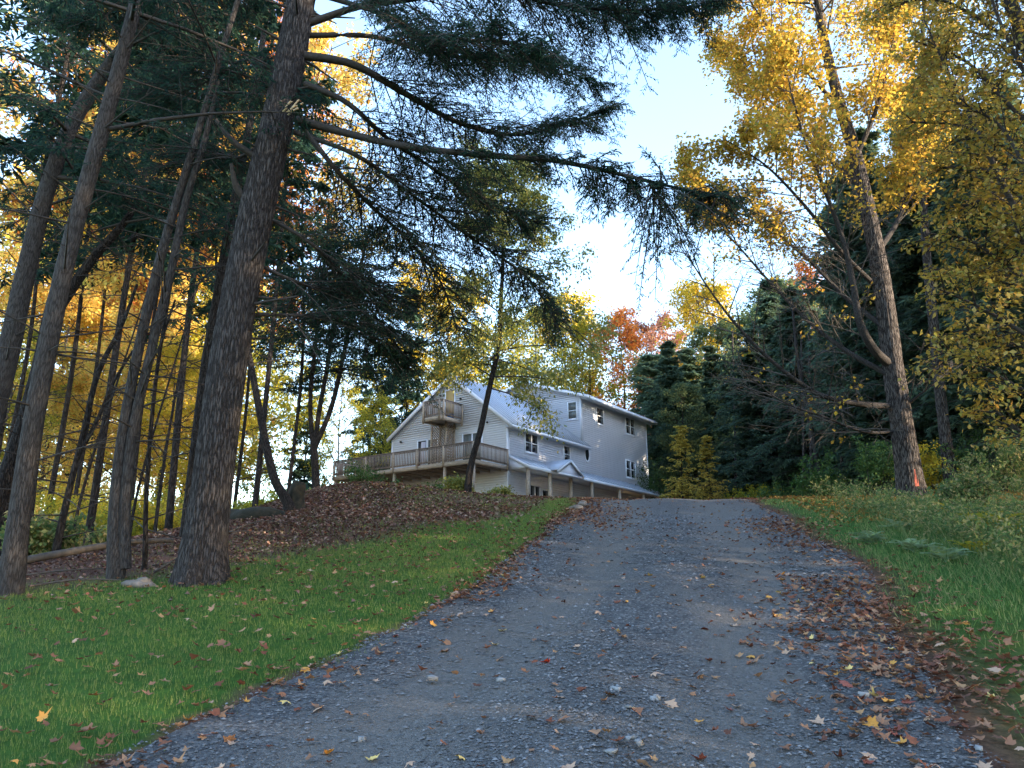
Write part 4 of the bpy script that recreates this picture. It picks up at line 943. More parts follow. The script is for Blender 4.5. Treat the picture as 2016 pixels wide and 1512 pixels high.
# slim tree in front of the house
def cherry_crown(rng, C):
    c, tg, rr_ = C[0]; n = len(c)
    B, br = trunk_branches(rng, c, tg, rr_, int(n * .36), n - 1, 36, lambda k: 3.4 * (1 - .45 * k), (.05, .7), None, (0, .18))
    extra = np.array([at(968, 765, 29.8), at(985, 690, 29.8), at(980, 720, 29.8), at(988, 640, 29.8)]); ed = unit(np.array([[1, -.1, -.25], [1, -.2, .2], [-1, -.3, .1], [1, .1, .35]]))
    B = tuple(np.concatenate([a, b]) for a, b in zip(B, (extra, ed, np.array([2.6, 4.2, 2.6, 4.5]), np.array([.28, .3, .25, .2]))))
    c1 = children(rng, B, 8, .2, 1, R(48), .42, (.05, .25), False, .2, .4); c2 = children(rng, c1, 5, .2, 1, R(45), .5, (.05, .3), False, .25, .4)
    q = leaf_quads(rng, c2, 16, .16, .55, 1.0, .5)
    return [tubes(B, .035, .008, 5, 5), tubes(c1, .012, .004, 3, 3), tubes(c2, .005, .002, 3, 2)], q, 'cherry'
near_tree('cherry_tree', 'slim leaning tree with sparse yellow green leaves in front of the house', [[(922, 950, 20), (930, 905, 17), (945, 850, 16), (958, 790, 15), (968, 745, 14), (980, 690, 12), (986, 600, 11), (990, 500, 9), (988, 420, 6), (984, 330, 4)]], 29.5, 'dark_bark', 60, 14, .2, cherry_crown, 53, dead=0)

# big maple on the right and its neighbour
rng = np.random.default_rng(61)
P, r = px_path([(1797, 990, 60), (1788, 920, 54), (1775, 830, 48), (1758, 720, 44), (1742, 600, 40), (1726, 500, 36), (1706, 400, 32), (1682, 300, 28), (1652, 200, 24), (1625, 90, 20), (1605, -40, 16), (1590, -200, 10), (1580, -380, 5)], 24.0, .25, .86)
V, Fq, C, tan, rr = stem(P, r, 160, 90, .04, .3, 6, .05)
ml = [
    ([(1757, 722), (1722, 690, -.5), (1695, 640, -.9), (1680, 560, -1), (1662, 480, -1.2), (1630, 390, -1.5), (1590, 290, -1.8), (1560, 190, -2), (1540, 90, -2)], .16, 24.0),
    ([(1758, 800), (1690, 795, -.6), (1610, 775, -1.3), (1530, 720, -1.8), (1450, 640, -2.2), (1390, 560, -2.4), (1340, 480, -2.5)], .11, 24.0),
    ([(1745, 735), (1680, 700, .4), (1600, 640, .8), (1520, 560, 1.2), (1440, 470, 1.6), (1370, 400, 2.0)], .10, 24.0),
    ([(1735, 640), (1670, 590, .8), (1590, 510, 1.6), (1500, 440, 2.2), (1420, 400, 2.8), (1360, 330, 3)], .09, 24.0),
    ([(1720, 560), (1660, 500, -.8), (1580, 400, -1.6), (1500, 320, -2.4), (1420, 270, -3)], .09, 24.0),
    ([(1725, 500), (1770, 430, .5), (1800, 330, .8), (1830, 220, 1), (1850, 80, 1)], .11, 24.0),
    ([(1695, 370), (1620, 300, .8), (1540, 220, 1.4), (1460, 150, 2), (1410, 90, 2.4)], .10, 24.0),
    ([(1680, 320), (1720, 230, -.5), (1750, 120, -1), (1770, 0, -1.4)], .10, 24.0),
    ([(1650, 210), (1580, 130, -.6), (1510, 50, -1), (1450, -40, -1.4)], .08, 24.0),
    ([(1760, 850), (1700, 850, -.8), (1620, 820, -1.6), (1540, 790, -2.2), (1470, 740, -2.6)], .05, 24.0),
    ([(1780, 800), (1820, 770, -.6), (1850, 745, -1)], .05, 24.0),
]
lp, sec = hem_limbs_px(rng, ml, 24)
tw, leafsets = list(lp), []
for i, (Cc, tg, r_) in enumerate(sec):
    s1 = limb_children(rng, Cc, tg, .30, 2.9, .12, R(48), .12); s1 = (s1[0], s1[1], s1[2], s1[3] * .3)
    c1 = children(rng, s1, 7, .15, 1, R(42), .5, (0, .12), False, .2, .4, updn=.05); c2 = children(rng, c1, 4, .2, 1, R(40), .5, (0, .15), False, .2, .4)
    tw += [tubes(s1, .022, .009, 4, 4), tubes(c1, .010, .005, 3, 3), tubes(c2, .0055, .003, 3, 2)]
    leafsets.append((i, c2))
Bt, brt = trunk_branches(rng, C, tan, rr, 88, 157, 28, lambda k: 3.6 * (1 - .3 * k), (.2, 1.0), None, (0, .1))
c1 = children(rng, Bt, 8, .2, 1, R(48), .45, (0, .12), False, .2, .4, updn=.08); c2 = children(rng, c1, 6, .2, 1, R(42), .5, (0, .15), False, .2, .4)
tw += [tubes(Bt, .045, .014, 5, 4), tubes(c1, .018, .007, 3, 3), tubes(c2, .008, .004, 3, 2)]
qs = [leaf_quads(rng, c2, 9, .13, .85, 1.3, .3)]
for i, c in leafsets:      # leaves only high in the crown; the lower limbs are almost bare
    zc = c[0][:, 2]; keep = rng.uniform(0, 1, len(zc)) < np.clip((zc - 12.9) / 2.6, .03, 1) ** 1.3
    c = tuple(a[keep] for a in c); qs.append(leaf_quads(rng, c, 10, .13, .85, 1.2, .3))
Vc, Fc = join(qs); Vl, Fl = join(tw[len(lp):])
base = (float(P[0][0]), float(P[0][1]), float(height(P[0][0], P[0][1])))
mp = thing_parts('maple_tree', base, 'big maple with shaggy bark, bare lower limbs and an orange blaze on its trunk', 'tree', None,
    [('trunk', V, [Fq], 'maple_bark', True), ('twigs', Vl, Fl, 'dead_wood', False), ('crown', Vc, [np.vstack(Fc)], 'maple', False)] + [('limb', a, [b], 'grey_bark', True) for a, b in lp])
VR = V.reshape(160, 90, 3); bc_ = VR.mean(1)
ang = np.argmin(((VR[5] - np.array([0, 0, EYE])) ** 2).sum(-1)) + 6
za, zb = at(1783, 964, 24)[2], at(1783, 918, 24)[2]
rows_ = [k for k in range(160) if za < bc_[k][2] < zb]; PV, PQ = [], []
for n_, k in enumerate(rows_):
    w_ = 1 - n_ / max(1, len(rows_) - 1)
    for j_ in (-1, 0, 1):
        a_ = ang + j_ * (.5 + 1.4 * w_) * (1 + .35 * math.sin(n_ * 2.1)); i0 = int(math.floor(a_)); fr = a_ - i0
        p_ = VR[k][i0 % 90] * (1 - fr) + VR[k][(i0 + 1) % 90] * fr; PV.append(p_ + unit(p_ - bc_[k]) * .008)
    if n_: b_ = (n_ - 1) * 3; PQ += [(b_, b_ + 1, b_ + 4, b_ + 3), (b_ + 1, b_ + 2, b_ + 5, b_ + 4)]
o = MB().add(PV, PQ).build('paint_blaze', M['blaze'], mp); o.matrix_parent_inverse = Matrix.Translation(-Vector(base)); o['label'] = 'orange painted blaze near the foot of the trunk'
near_tree('maple_tree', 'straight grey trunk standing right of the blazed maple', [[(1874, 965, 34), (1862, 870, 30), (1850, 760, 27), (1838, 640, 25), (1826, 520, 22), (1818, 400, 19), (1812, 270, 16), (1815, 100, 12), (1825, -80, 8)]], 27.0, 'maple_bark', 60, 16, .25,
    lambda rng, C: (lambda B: (lambda c1: (lambda c2: ([tubes(B, .04, .01, 5, 4), tubes(c1, .012, .004, 3, 3)], leaf_quads(rng, c2, 7, .125, .85, 1.1, .3), 'maple'))(children(rng, c1, 6, .2, 1, R(42), .5, (0, .15), False)))(children(rng, B, 8, .2, 1, R(48), .45, (0, .12), False)))(trunk_branches(rng, *C[0], 34, 59, 24, lambda k: 3.2, (.1, .9), None, (0, .1))[0]), 62, dead=14, deadlen=1.2, dead_rng=(15, 60))
# leafy beech at the right edge, near the camera
rng = np.random.default_rng(71)
stems_b = [np.array([[8.6, 9.2, float(height(8.6, 9.2)) - .3], [8.4, 9.3, 4.5], [8.0, 9.5, 7.0], [7.6, 9.6, 9.2], [7.3, 9.7, 12], [7.1, 9.8, 15]])]
V, Fq, C, tan, rr = stem(stems_b[0], [.16, .14, .12, .10, .07, .03], 50, 14, .05, .3, 7)
bl = [([(2100, 560), (2010, 430), (1935, 280), (1870, 150), (1820, 40)], .05, 9.4), ([(2080, 700), (1990, 640), (1920, 600), (1850, 570)], .03, 9.0), ([(2100, 800), (2000, 760), (1930, 720), (1850, 690)], .03, 9.2), ([(2110, 500), (2000, 380), (1920, 330), (1850, 330)], .03, 9.8),
      ([(2080, 300), (1980, 200), (1900, 120), (1800, 80)], .035, 9.6), ([(2080, 150), (1960, 60), (1850, 0), (1740, 10)], .035, 9.8), ([(2080, 600), (1980, 520), (1900, 470), (1830, 460)], .03, 9.6), ([(2100, 900), (2010, 850), (1950, 800)], .025, 9.0), ([(2080, 400), (1990, 300), (1900, 250), (1790, 240)], .03, 10.2), ([(2060, 50), (1950, -60), (1830, -120)], .035, 9.7), ([(2090, 250), (2010, 130), (1960, 20), (1930, -80)], .035, 9.3), ([(2100, 640), (2030, 520), (1990, 420)], .03, 9.2), ([(2080, 20), (1990, -40), (1880, -40), (1760, -20)], .03, 10.5), ([(2100, 450), (2020, 330), (1960, 240), (1880, 200)], .03, 8.8), ([(2090, 740), (2020, 690), (1960, 660), (1890, 650)], .03, 9.8), ([(2090, 180), (2000, 110), (1900, 60), (1810, 150)], .03, 10.8), ([(2090, 350), (1990, 360), (1920, 400), (1860, 410)], .03, 10.4), ([(2100, 560), (2010, 540), (1940, 540), (1870, 520)], .03, 10.2)]
lp, sec = hem_limbs_px(rng, bl, 9)
tw = list(lp); qs = []
for i, (Cc, tg, r_) in enumerate(sec):
    s1 = limb_children(rng, Cc, tg, .088, 1.0, .05, R(50), .02); s1 = (s1[0], s1[1], s1[2], s1[3] * .5)
    c1 = children(rng, s1, 6, .15, 1, R(48), .55, (.05, .2), True, .15, .4)
    tw += [tubes(s1, .010, .004, 4, 3), tubes(c1, .004, .002, 3, 2)]
    qs.append(leaf_quads(rng, c1, 6, .078, .58, .4, .2))
Vc, Fc = join(qs); Fc = np.vstack(Fc)
# split the leaves that show largest into parts of their own
L4 = Vc.reshape(-1, 4, 3); cen = L4.mean(1)
f_ = cen[:, 1] * math.cos(TH) + (cen[:, 2] - EYE) * math.sin(TH); u_ = -cen[:, 1] * math.sin(TH) + (cen[:, 2] - EYE) * math.cos(TH)
sx = 1008 + F * cen[:, 0] / f_; sy = 756 - F * u_ / f_
nr = np.cross(L4[:, 2] - L4[:, 0], L4[:, 1] - L4[:, 3]); vis = np.abs((nr * unit(cen - np.array([0, 0, EYE]))).sum(1)) / f_**2
vis = np.where((sx > 1780) & (sx < 2010) & (sy > 20) & (sy < 760), vis, -1)
top = np.argsort(-vis)[:300]; rest = np.setdiff1d(np.arange(len(L4)), top)
base = (8.6, 9.2, float(height(8.6, 9.2)))
Vl, Fl = join(tw)
be = thing_parts('beech_tree', base, 'near beech reaching in from the right edge with yellow leaves', 'tree', None,
    [('trunk', V, [Fq], 'grey_bark', True), ('twigs', Vl, Fl, 'twig', False), ('crown', L4[rest].reshape(-1, 3), [np.arange(len(rest) * 4).reshape(-1, 4)], 'beech', False)])
for i in top:
    c = L4[i].mean(0); o = mesh('leaf', L4[i] - c, [np.array([[0, 1, 2, 3]])], M['beech'], be); o.location = c - np.array(base)

# grey leaning dead trunk and thin stems in the right woods
near_tree('dead_tree', 'pale dead trunk leaning in front of the dark hemlocks', [[(1627, 985, 15), (1612, 920, 13), (1598, 850, 12), (1585, 780, 11), (1570, 700, 9), (1560, 600, 6)]], 38.0, 'grey_bark', 40, 10, .1, None, 63, dead=16, deadlen=1.4, dead_rng=(30, 98))
for i, (a, Y, w) in enumerate([((1600, 985), 41, 10), ((1585, 985), 44, 9), ((1660, 985), 40, 9), ((1555, 982), 47, 8), ((1500, 980), 50, 8), ((1730, 975), 36, 10), ((1450, 980), 55, 7), ((1690, 975), 42, 8)]):
    near_tree('hemlock_tree', ORD[(4, 3, 5, 2, 1, 7, 0, 6)[i]] + ' from the house of the bare dark stems in the hemlock row', [[(a[0], a[1], w), (a[0] - 3, a[1] - 130, w * .9), (a[0] - 8, a[1] - 330, w * .5)]], Y, 'maple_bark', 24, 8, .1, None, 80 + i, 'bare stems in the hemlock row', dead=14, deadlen=1.2, dead_rng=(15, 95))

# woods along the right, beyond the frame: they keep the low sun off the drive and the lawn
rng = np.random.default_rng(91); Pq = []
spots = [(x + rng.uniform(-2, 2), y + rng.uniform(-2, 2), rng.uniform(19, 25)) for x in (19, 25, 31, 38, 46) for y in (-22, -15, -8, -1, 6, 12)]
spots += [(x, y, rng.uniform(20, 25)) for x, y in ((30, 20), (36, 18), (38, 25), (44, 22), (46, 30), (52, 28), (52, 36), (60, 34), (60, 42), (12, -12), (9, -18), (14, -24), (36, 41), (42, 43), (42, 36), (48, 41), (50, 46), (56, 48))]
tk = []
for (x, y, h_) in spots:
    n = 2000; k = rng.uniform(0, 1, n)**.8; zz = float(height(x, y)) + 2.5 + k * (h_ - 2.5); rad = 3.3 * (1 - k)**.6 + .3; a = rng.uniform(0, 6.28, n); q_ = np.sqrt(rng.uniform(.05, 1, n)) * rad
    Pq.append(np.stack([x + np.cos(a) * q_, y + np.sin(a) * q_, zz], 1))
    tk.append((np.array([x, y, float(height(x, y)) - .3]), h_ * .8))
Pq = np.vstack(Pq); n = len(Pq)
Vw, Fw = blades(Pq, unit(rng.normal(0, 1, (n, 3)) * np.array([1, 1, .4])), rng.uniform(.4, .8, n), rng.uniform(.24, .46, n), unit(rng.normal(0, .7, (n, 3)) + UP))
Vt, Ft = tubes((np.array([t[0] for t in tk]), np.repeat([[0, 0, 1.0]], len(tk), 0), np.array([t[1] for t in tk]), np.zeros(len(tk))), .2, .04, 6, 4)
Vw, Fw = join([(Vw, Fw), (Vt, Ft)])
tag(mesh('woods', Vw, Fw, M['needles']), 'dark evergreen woods along the right side of the drive', 'woods', kind='stuff')

# ------------------------------------------------------------------ ground detail
rng = np.random.default_rng(101)
def in_view(x, y, pad=.8):
    return np.abs(x) < .70 * y + pad
# lawn and verge grass
def grass(n, x0, x1, y0, y1, hgt, wid, dens, bend=.5):
    x = rng.uniform(x0, x1, n); y = y0 + (y1 - y0) * rng.uniform(0, 1, n)**1.5
    k = in_view(x, y) & (rng.uniform(0, 1, n) < dens(x, y)); x, y = x[k], y[k]; n = len(x)
    P = np.stack([x, y, height(x, y) - .005], 1); a = rng.uniform(0, 6.28, n)
    h_ = hgt * rng.uniform(.5, 1.25, n); le = rng.uniform(.1, bend, n) * h_
    w = wid * rng.uniform(.7, 1.3, n) * np.clip(y / 7, .8, 2.2)
    s_ = np.stack([np.cos(a), np.sin(a), 0 * a], 1); l_ = np.stack([np.cos(a * 3.7 + 1), np.sin(a * 3.7 + 1), 0 * a], 1)
    V = np.stack([P - s_ * w[:, None] / 2, P + s_ * w[:, None] / 2, P + l_ * le[:, None] + UP * h_[:, None]], 1).reshape(-1, 3)
    return V, np.arange(n * 3).reshape(-1, 3)
def left(x, y):
    d = x - xl(y); knoll = (.16 + .34 * sstep(-.1, .9, noise2(x + 7, y, 1.7))) * sstep(-7, -2.5, x) * (y < 27)
    a = np.maximum(lawn_amount(np.minimum(x, xl(y) - .01), y) * (.75 + .25 * np.clip(noise2(x, y, 2), -1, 1)), knoll)
    return np.where(d < 0, a, np.where(d < .35, a * .55 * (1 - d / .35) * np.clip(.5 + noise2(x, y, 4), 0, 1), 0))
g1 = grass(420000, -9.5, 2.6, 3.8, 26, .048, .0058, left)
tag(mesh('lawn', g1[0], [g1[1]], M['grass']), 'mown green grass of the lawn left of the drive', 'grass', kind='stuff')
right = lambda x, y: np.where(x > xr(y) - .05, lawn_amount(x, y) * np.clip(.55 + .6 * noise2(x, y, 1.5), .1, 1), 0)
g2 = grass(110000, 2.5, 16, 4, 24, .10, .008, right, .9)
far_r = lambda x, y: np.where((x - xr(y) > .9), sstep(.8, 2.2, x - xr(y)) * np.clip(.35 + .7 * noise2(x, y, 1.1), 0, 1) * sstep(6.5, 9, y), 0)
g3 = grass(45000, 4, 17, 6.5, 24, .24, .009, far_r, 1.5)
Vg, Fg = join([g2, g3]); tag(mesh('verge_grass', Vg, Fg, M['tall_grass']), 'rough tall grass on the verge right of the drive', 'grass', kind='stuff')

# weeds, ferns, shrubs
def weed_mass(n, region, hgt, size, seed):
    r2 = np.random.default_rng(seed); x, y = region(r2, n); n = len(x)
    B = (np.stack([x, y, height(x, y)], 1), unit(np.stack([r2.normal(0, .3, n), r2.normal(0, .3, n), np.ones(n)], 1)), hgt * r2.uniform(.4, 1.15, n), r2.uniform(0, .2, n))
    c1 = children(r2, B, 6, .25, 1, R(50), .4, (.05, .3), False, .25, .4)
    q = leaf_quads(r2, c1, 5, size, .42, .5, .3); t_ = tubes(B, .005, .002, 3, 3); return q, t_
def reg_right(r2, n):
    y = r2.uniform(7.5, 25, n); x = xr(y) + 1.9 + r2.uniform(0, 9, n) * (.4 + .05 * y); k = in_view(x, y, 1.5) & (noise2(x, y, 1.2) > -.45) & ~((np.abs(x - 12.6) < 2.0) & (y < 24) & (y > 18)); return x[k], y[k]
q, t_ = weed_mass(2600, reg_right, .68, .09, 7); Vw, Fw = join([q, t_])
tag(mesh('undergrowth', Vw, Fw, M['weed']), 'tangled weeds and goldenrod on the bank right of the drive', 'weeds', kind='stuff')
def fern(x, y, size, mat, label, seed, n=11):
    r2 = np.random.default_rng(seed); z = float(height(x, y)); parts = []
    for i in range(n):
        a = i * 2 * math.pi / n + r2.uniform(-.2, .2); el = r2.uniform(.6, 1.1); L_ = size * r2.uniform(.75, 1.15)
        B = (np.array([[0, 0, 0.0]]), np.array([[math.cos(a) * math.cos(el), math.sin(a) * math.cos(el), math.sin(el)]]), np.array([L_]), np.array([.45]))
        c = children(r2, B, 34, .15, 1, R(72), .30, (.05, .1), True, .06, .85)
        parts.append((i, B, c))
    e = empty('fern', (x, y, z)); tag(e, label, 'fern', 'ferns on the right bank')
    for i, B, c in parts:
        nrm = unit(np.repeat(np.cross(np.cross(B[1], UP), B[1]), len(c[0]), 0) + r2.normal(0, .1, (len(c[0]), 3)))
        lq = blades(c[0], c[1], c[2], np.maximum(.02, c[2] * .26), nrm); tq = tubes(B, .004, .0015, 3, 5)
        Vf, Ff = join([lq, tq]); mesh('frond', Vf, Ff, M[mat], e)
    return e
for i, (px, Y, sz, mt, lb) in enumerate([(1950, 14.5, .95, 'fern_y', 'tall yellow green fern standing above the weeds near the right edge'), (2006, 14.0, 1.0, 'fern_y', 'yellow green fern furthest right, partly cut by the picture edge'),
    (1800, 12.6, .55, 'fern_g', 'pale green fern on the bank below the blazed maple'), (1862, 11.6, .55, 'fern_g', 'low pale green fern beside the tall grass'), (1885, 17.5, .8, 'fern_y', 'bleached fern below the straight grey trunk'), (1775, 15.5, .6, 'fern_g', 'dull green fern closest to the blazed maple'), (1712, 13.6, .5, 'fern_g', 'small fern nearest the drive on the grassy bank'), (1925, 12.4, .6, 'fern_y', 'low yellowing fern in front of the tall ferns')]):
    fern(ground_x(px, Y), Y, sz, mt, lb, i + 1, 12)
def shrub(name, px, Y, h_, rad, mat, label, seed, size=.10, nst=14, group=None, n1=7, nl=8):
    r2 = np.random.default_rng(seed); x = ground_x(px, Y); z = float(height(x, Y))
    B = (np.stack([r2.normal(0, rad * .2, nst), r2.normal(0, rad * .2, nst), np.zeros(nst) - .05], 1), unit(np.stack([r2.normal(0, .5, nst) * rad / h_, r2.normal(0, .5, nst) * rad / h_, np.ones(nst)], 1)), h_ * r2.uniform(.6, 1.15, nst), r2.uniform(0, .2, nst))
    c1 = children(r2, B, n1, .2, 1, R(50), .45, (0, .2), False, .2, .4); c2 = children(r2, c1, 4, .2, 1, R(45), .5, (0, .2), False, .2, .4)
    q = leaf_quads(r2, c2, nl, size, .55, .6, .3); Vb, Fb = join([tubes(B, .014, .004, 4, 3), tubes(c1, .005, .002, 3, 2)])
    e = empty(name, (x, Y, z)); tag(e, label, 'shrub', group); mesh('stems', Vb, Fb, M['twig'], e); mesh('foliage', q[0], [q[1]], M[mat], e); return e
sg = 'shrubs around the deck'
shrub('shrub', 705, 35, 2.2, .8, 'green', 'green shrub in front of the left part of the deck railing', 1, .12, group=sg)
shrub('shrub', 775, 34, 1.3, 1.1, 'green', 'low spreading green shrub at the foot of the deck', 2, .13, group=sg)
shrub('shrub', 850, 33.5, 1.0, .6, 'green', 'leafy green shrub beside the deck support post', 3, .14, group=sg)
shrub('shrub', 905, 30.2, .75, .5, 'cherry', 'leafy shrub at the foot of the slim leaning tree', 4, .15, group=sg)
shrub('shrub', 985, 32, .8, .9, 'cherry', 'low yellow green bush against the corner of the house', 5, .12, group=sg)
shrub('shrub', 655, 52, 4.0, 2.6, 'pine', 'rounded blue green evergreen bush beyond the left end of the deck', 6, .2, 26, nl=10)
for i, (px, Y, h_, rad, mt, lb) in enumerate([(520, 30, 1.5, 2.0, 'olive', 'olive bush on the far side of the knoll behind the bent trunk'), (565, 32, 1.7, 1.6, 'green', 'green bush behind the mossy stump'), (470, 28, 1.3, 1.8, 'olive', 'low olive bush right behind the big hemlock trunk'), (85, 13.5, .7, .7, 'weed', 'small low bush behind the leaning grey trunk'), (420, 24, 1.0, 1.5, 'olive', 'olive bush left of the big hemlock, beyond the roots'),
    (1735, 27, 1.9, 1.0, 'green', 'bright green bush just left of the blazed maple trunk'), (1835, 28, 1.8, 1.2, 'yellow', 'yellow bush between the two maple trunks'), (1930, 27, 2.2, 1.6, 'green', 'green bush right of the straight grey trunk'), (1980, 24, 1.6, 1.4, 'weed', 'brownish bush at the right edge of the bank'), (1640, 36, 2.2, 2.0, 'green', 'dull green bush under the hemlocks beside the pale dead trunk'), (1480, 46, 2.0, 2.2, 'olive', 'low bush at the end of the drive beside the yellow saplings'), (1290, 58, 5.0, 2.5, 'green', 'green bush against the far corner of the house'), (1540, 44, 1.8, 2.0, 'green', 'dark bush under the hemlocks left of the pale dead trunk'), (1900, 19, 1.1, 1.2, 'weed', 'flowering weed clump on the bank below the straight grey trunk')]):
    shrub('shrub', px, Y, h_, rad, mt, lb, 20 + i, .11 if Y < 35 else .17, 16, 'shrubs at the edge of the woods')

for i, (px, Y, h_, mt) in enumerate([(-20, 24, 1.6, 'gold'), (45, 27, 2.0, 'olive'), (100, 24, 1.5, 'gold'), (150, 28, 2.2, 'yellow'), (205, 25, 1.5, 'olive'), (255, 29, 2.0, 'gold'), (300, 26, 1.6, 'yellow'), (345, 30, 2.0, 'olive'), (75, 32, 3.0, 'yellow'), (180, 34, 3.2, 'gold'), (280, 36, 3.0, 'olive'), (395, 34, 2.4, 'yellow')]):
    shrub('shrub', px, Y, h_, 2.2, mt, ORD[(0, 1, 3, 4, 6, 7, 9, 10, 2, 5, 8, 11)[i]] + ' from the left of the autumn bushes behind the dark trunks', 60 + i, .13, 16, 'autumn bushes on the left woodland floor')
# leaf litter (knoll, woodland floor, drive edges)
def flat_leaves(x, y, zf, size, lift, curl=.35, tilt=.35):
    n = len(x); P = np.stack([x, y, zf + lift], 1); a = rng.uniform(0, 6.28, n)
    D = unit(np.stack([np.cos(a), np.sin(a), rng.normal(.1, tilt, n)], 1)); nm = unit(rng.normal(0, tilt, (n, 3)) + UP)
    return blades(P, D, size, size * rng.uniform(.55, .95, n), nm, curl)
n = 150000; x = rng.uniform(-24, 3.5, n); y = 8.5 + 23 * rng.uniform(0, 1, n)**1.1
k = in_view(x, y) & (x < xl(y) + .2) & (rng.uniform(0, 1, n) < (1 - .93 * lawn_amount(x, y)) * np.clip(.75 + .5 * noise2(x, y, 1.4), .25, 1)); x, y = x[k], y[k]
v1 = flat_leaves(x, y, height(x, y), rng.uniform(.035, .085, len(x)) * np.clip(y / 13, .9, 1.4), rng.uniform(.0, .03, len(x)))
tag(mesh('leaf_litter', v1[0], [v1[1]], M['litter_dark']), 'brown fallen leaves covering the knoll and the woodland floor', 'leaves', kind='stuff')
LOBES = np.array([(0, .25), (0, -.10), (.34, .0), (.27, .18), (.50, .36), (.26, .50), (.13, .48), (0, .92), (-.13, .48), (-.26, .50), (-.50, .36), (-.27, .18), (-.34, 0)]) - np.array([0, .35])
def lobed_leaves(x, y, zf, size, lift):
    n = len(x); k = len(LOBES); q = LOBES[None] * (1 + rng.uniform(-.2, .2, (n, k, 2)))
    z = q[..., 0]**2 * rng.uniform(-.3, 1.3, (n, 1)) + q[..., 1]**2 * rng.uniform(-.2, .9, (n, 1)) + rng.normal(0, .05, (n, k))
    ti = rng.normal(0, .25, (n, 1)); tj = rng.normal(0, .25, (n, 1)); z = z + ti * q[..., 0] + tj * q[..., 1]; z = z - z.min(1, keepdims=True)
    a = rng.uniform(0, 6.28, (n, 1)); X_ = q[..., 0] * np.cos(a) - q[..., 1] * np.sin(a); Y_ = q[..., 0] * np.sin(a) + q[..., 1] * np.cos(a)
    V = np.stack([X_ * size[:, None] + x[:, None], Y_ * size[:, None] + y[:, None], z * size[:, None] + (zf + lift)[:, None]], -1).reshape(-1, 3)
    t = np.array([(0, i, i % (k - 1) + 1) for i in range(1, k)])
    return V, (t[None] + (np.arange(n) * k)[:, None, None]).reshape(-1, 3)
def edge_density(x, y):
    dl = x - xl(y); dr = xr(y) - x
    e = .9 * np.exp(-((dl - .15) / .30)**2) * (.5 + .5 * sstep(6, 14, y)) + .75 * np.exp(-((dl - .5) / 1.0)**2) * sstep(11, 19, y)
    e = e + .95 * np.exp(-((dr - .25) / np.where(dr < 0, .8, .75))**2) * (y < 18) + .5 * np.exp(-((dr) / .5)**2) * (y >= 18)
    return e * np.clip(.6 + .8 * noise2(x, y, 2.2), .05, 1) + .022
n = 72000; x = rng.uniform(-3, 11, n); y = 4.0 + 24 * rng.uniform(0, 1, n)**1.5
k = in_view(x, y) & (x > xl(y) - .4) & (x < xr(y) + 1.6) & (rng.uniform(0, 1, n) < edge_density(x, y)); x, y = x[k], y[k]
v2 = lobed_leaves(x, y, drive_z(x, y), rng.uniform(.045, .09, len(x)), rng.uniform(.004, .025, len(x)))
n = 3500; x = rng.uniform(-8, 1, n); y = rng.uniform(4, 16, n); k = in_view(x, y) & (lawn_amount(x, y) > .6) & (x < xl(y)); x, y = x[k][:800], y[k][:800]
v3 = lobed_leaves(x, y, height(x, y), rng.uniform(.05, .09, len(x)), rng.uniform(.03, .045, len(x)))
n = 14000; x = rng.uniform(6, 30, n); y = rng.uniform(17, 30, n); k = in_view(x, y) & (x > xr(y) + .8); x, y = x[k], y[k]
v4 = flat_leaves(x, y, height(x, y), rng.uniform(.08, .14, len(x)), rng.uniform(0, .04, len(x)))
Vv, Fv = join([v2, v3]); tag(mesh('fallen_leaves', Vv, Fv, M['litter']), 'tan and brown fallen leaves drifted along the drive edges', 'leaves', kind='stuff')
M['litter_gold'] = leaf_mat('golden_litter', [(.40, .20, .06), (.50, .28, .08), (.30, .15, .07)], .15, 0)
tag(mesh('fallen_leaves', v4[0], [v4[1]], M['litter_gold']), 'orange fallen leaves under the blazed maple', 'leaves', kind='stuff')

# gravel stones
n = 75000; y = 3.9 + 15 * rng.uniform(0, 1, n)**1.9; s_ = rng.uniform(0, 1, n); x = xl(y) * (1 - s_) + xr(y) * s_
k = in_view(x, y, .3) & (rng.uniform(0, 1, n) < (.4 + .6 * sstep(-.3, .5, noise2(x * 1.4, y * .5, 1.5))) * (1 - .75 * np.maximum(np.exp(-((s_ - .27) / .10)**2), np.exp(-((s_ - .70) / .10)**2)))); x, y, s_ = x[k], y[k], s_[k]; n = len(x)
sz = .008 + .018 * rng.uniform(0, 1, n)**3.0; sz = sz * np.clip(y / 7, .85, 1.5)
a = rng.uniform(0, 6.28, n); c_, d_ = np.cos(a), np.sin(a); base_o = np.array([(1, .1, 0), (.2, .8, .1), (-.9, .35, 0), (-.6, -.7, .1), (.5, -.8, 0), (.1, .05, .75)])
O = base_o[None] * (1 + rng.uniform(-.35, .35, (n, 6, 3))) * sz[:, None, None]
Vx = O[..., 0] * c_[:, None] - O[..., 1] * .75 * d_[:, None]; Vy = O[..., 0] * d_[:, None] + O[..., 1] * .75 * c_[:, None]; Vz = O[..., 2] * .7 + rng.normal(0, .12, (n, 1)) * O[..., 0]
Vp = np.stack([Vx + x[:, None], Vy + y[:, None], Vz + (drive_z(x, y) + .003)[:, None]], -1).reshape(-1, 3)
ft = np.array([(0, 1, 5), (1, 2, 5), (2, 3, 5), (3, 4, 5), (4, 0, 5)]); Fp = (ft[None] + (np.arange(n) * 6)[:, None, None]).reshape(-1, 3)
tag(mesh('gravel', Vp, [Fp], M['pebble']), 'loose grey slate gravel spread over the drive', 'gravel', kind='stuff')

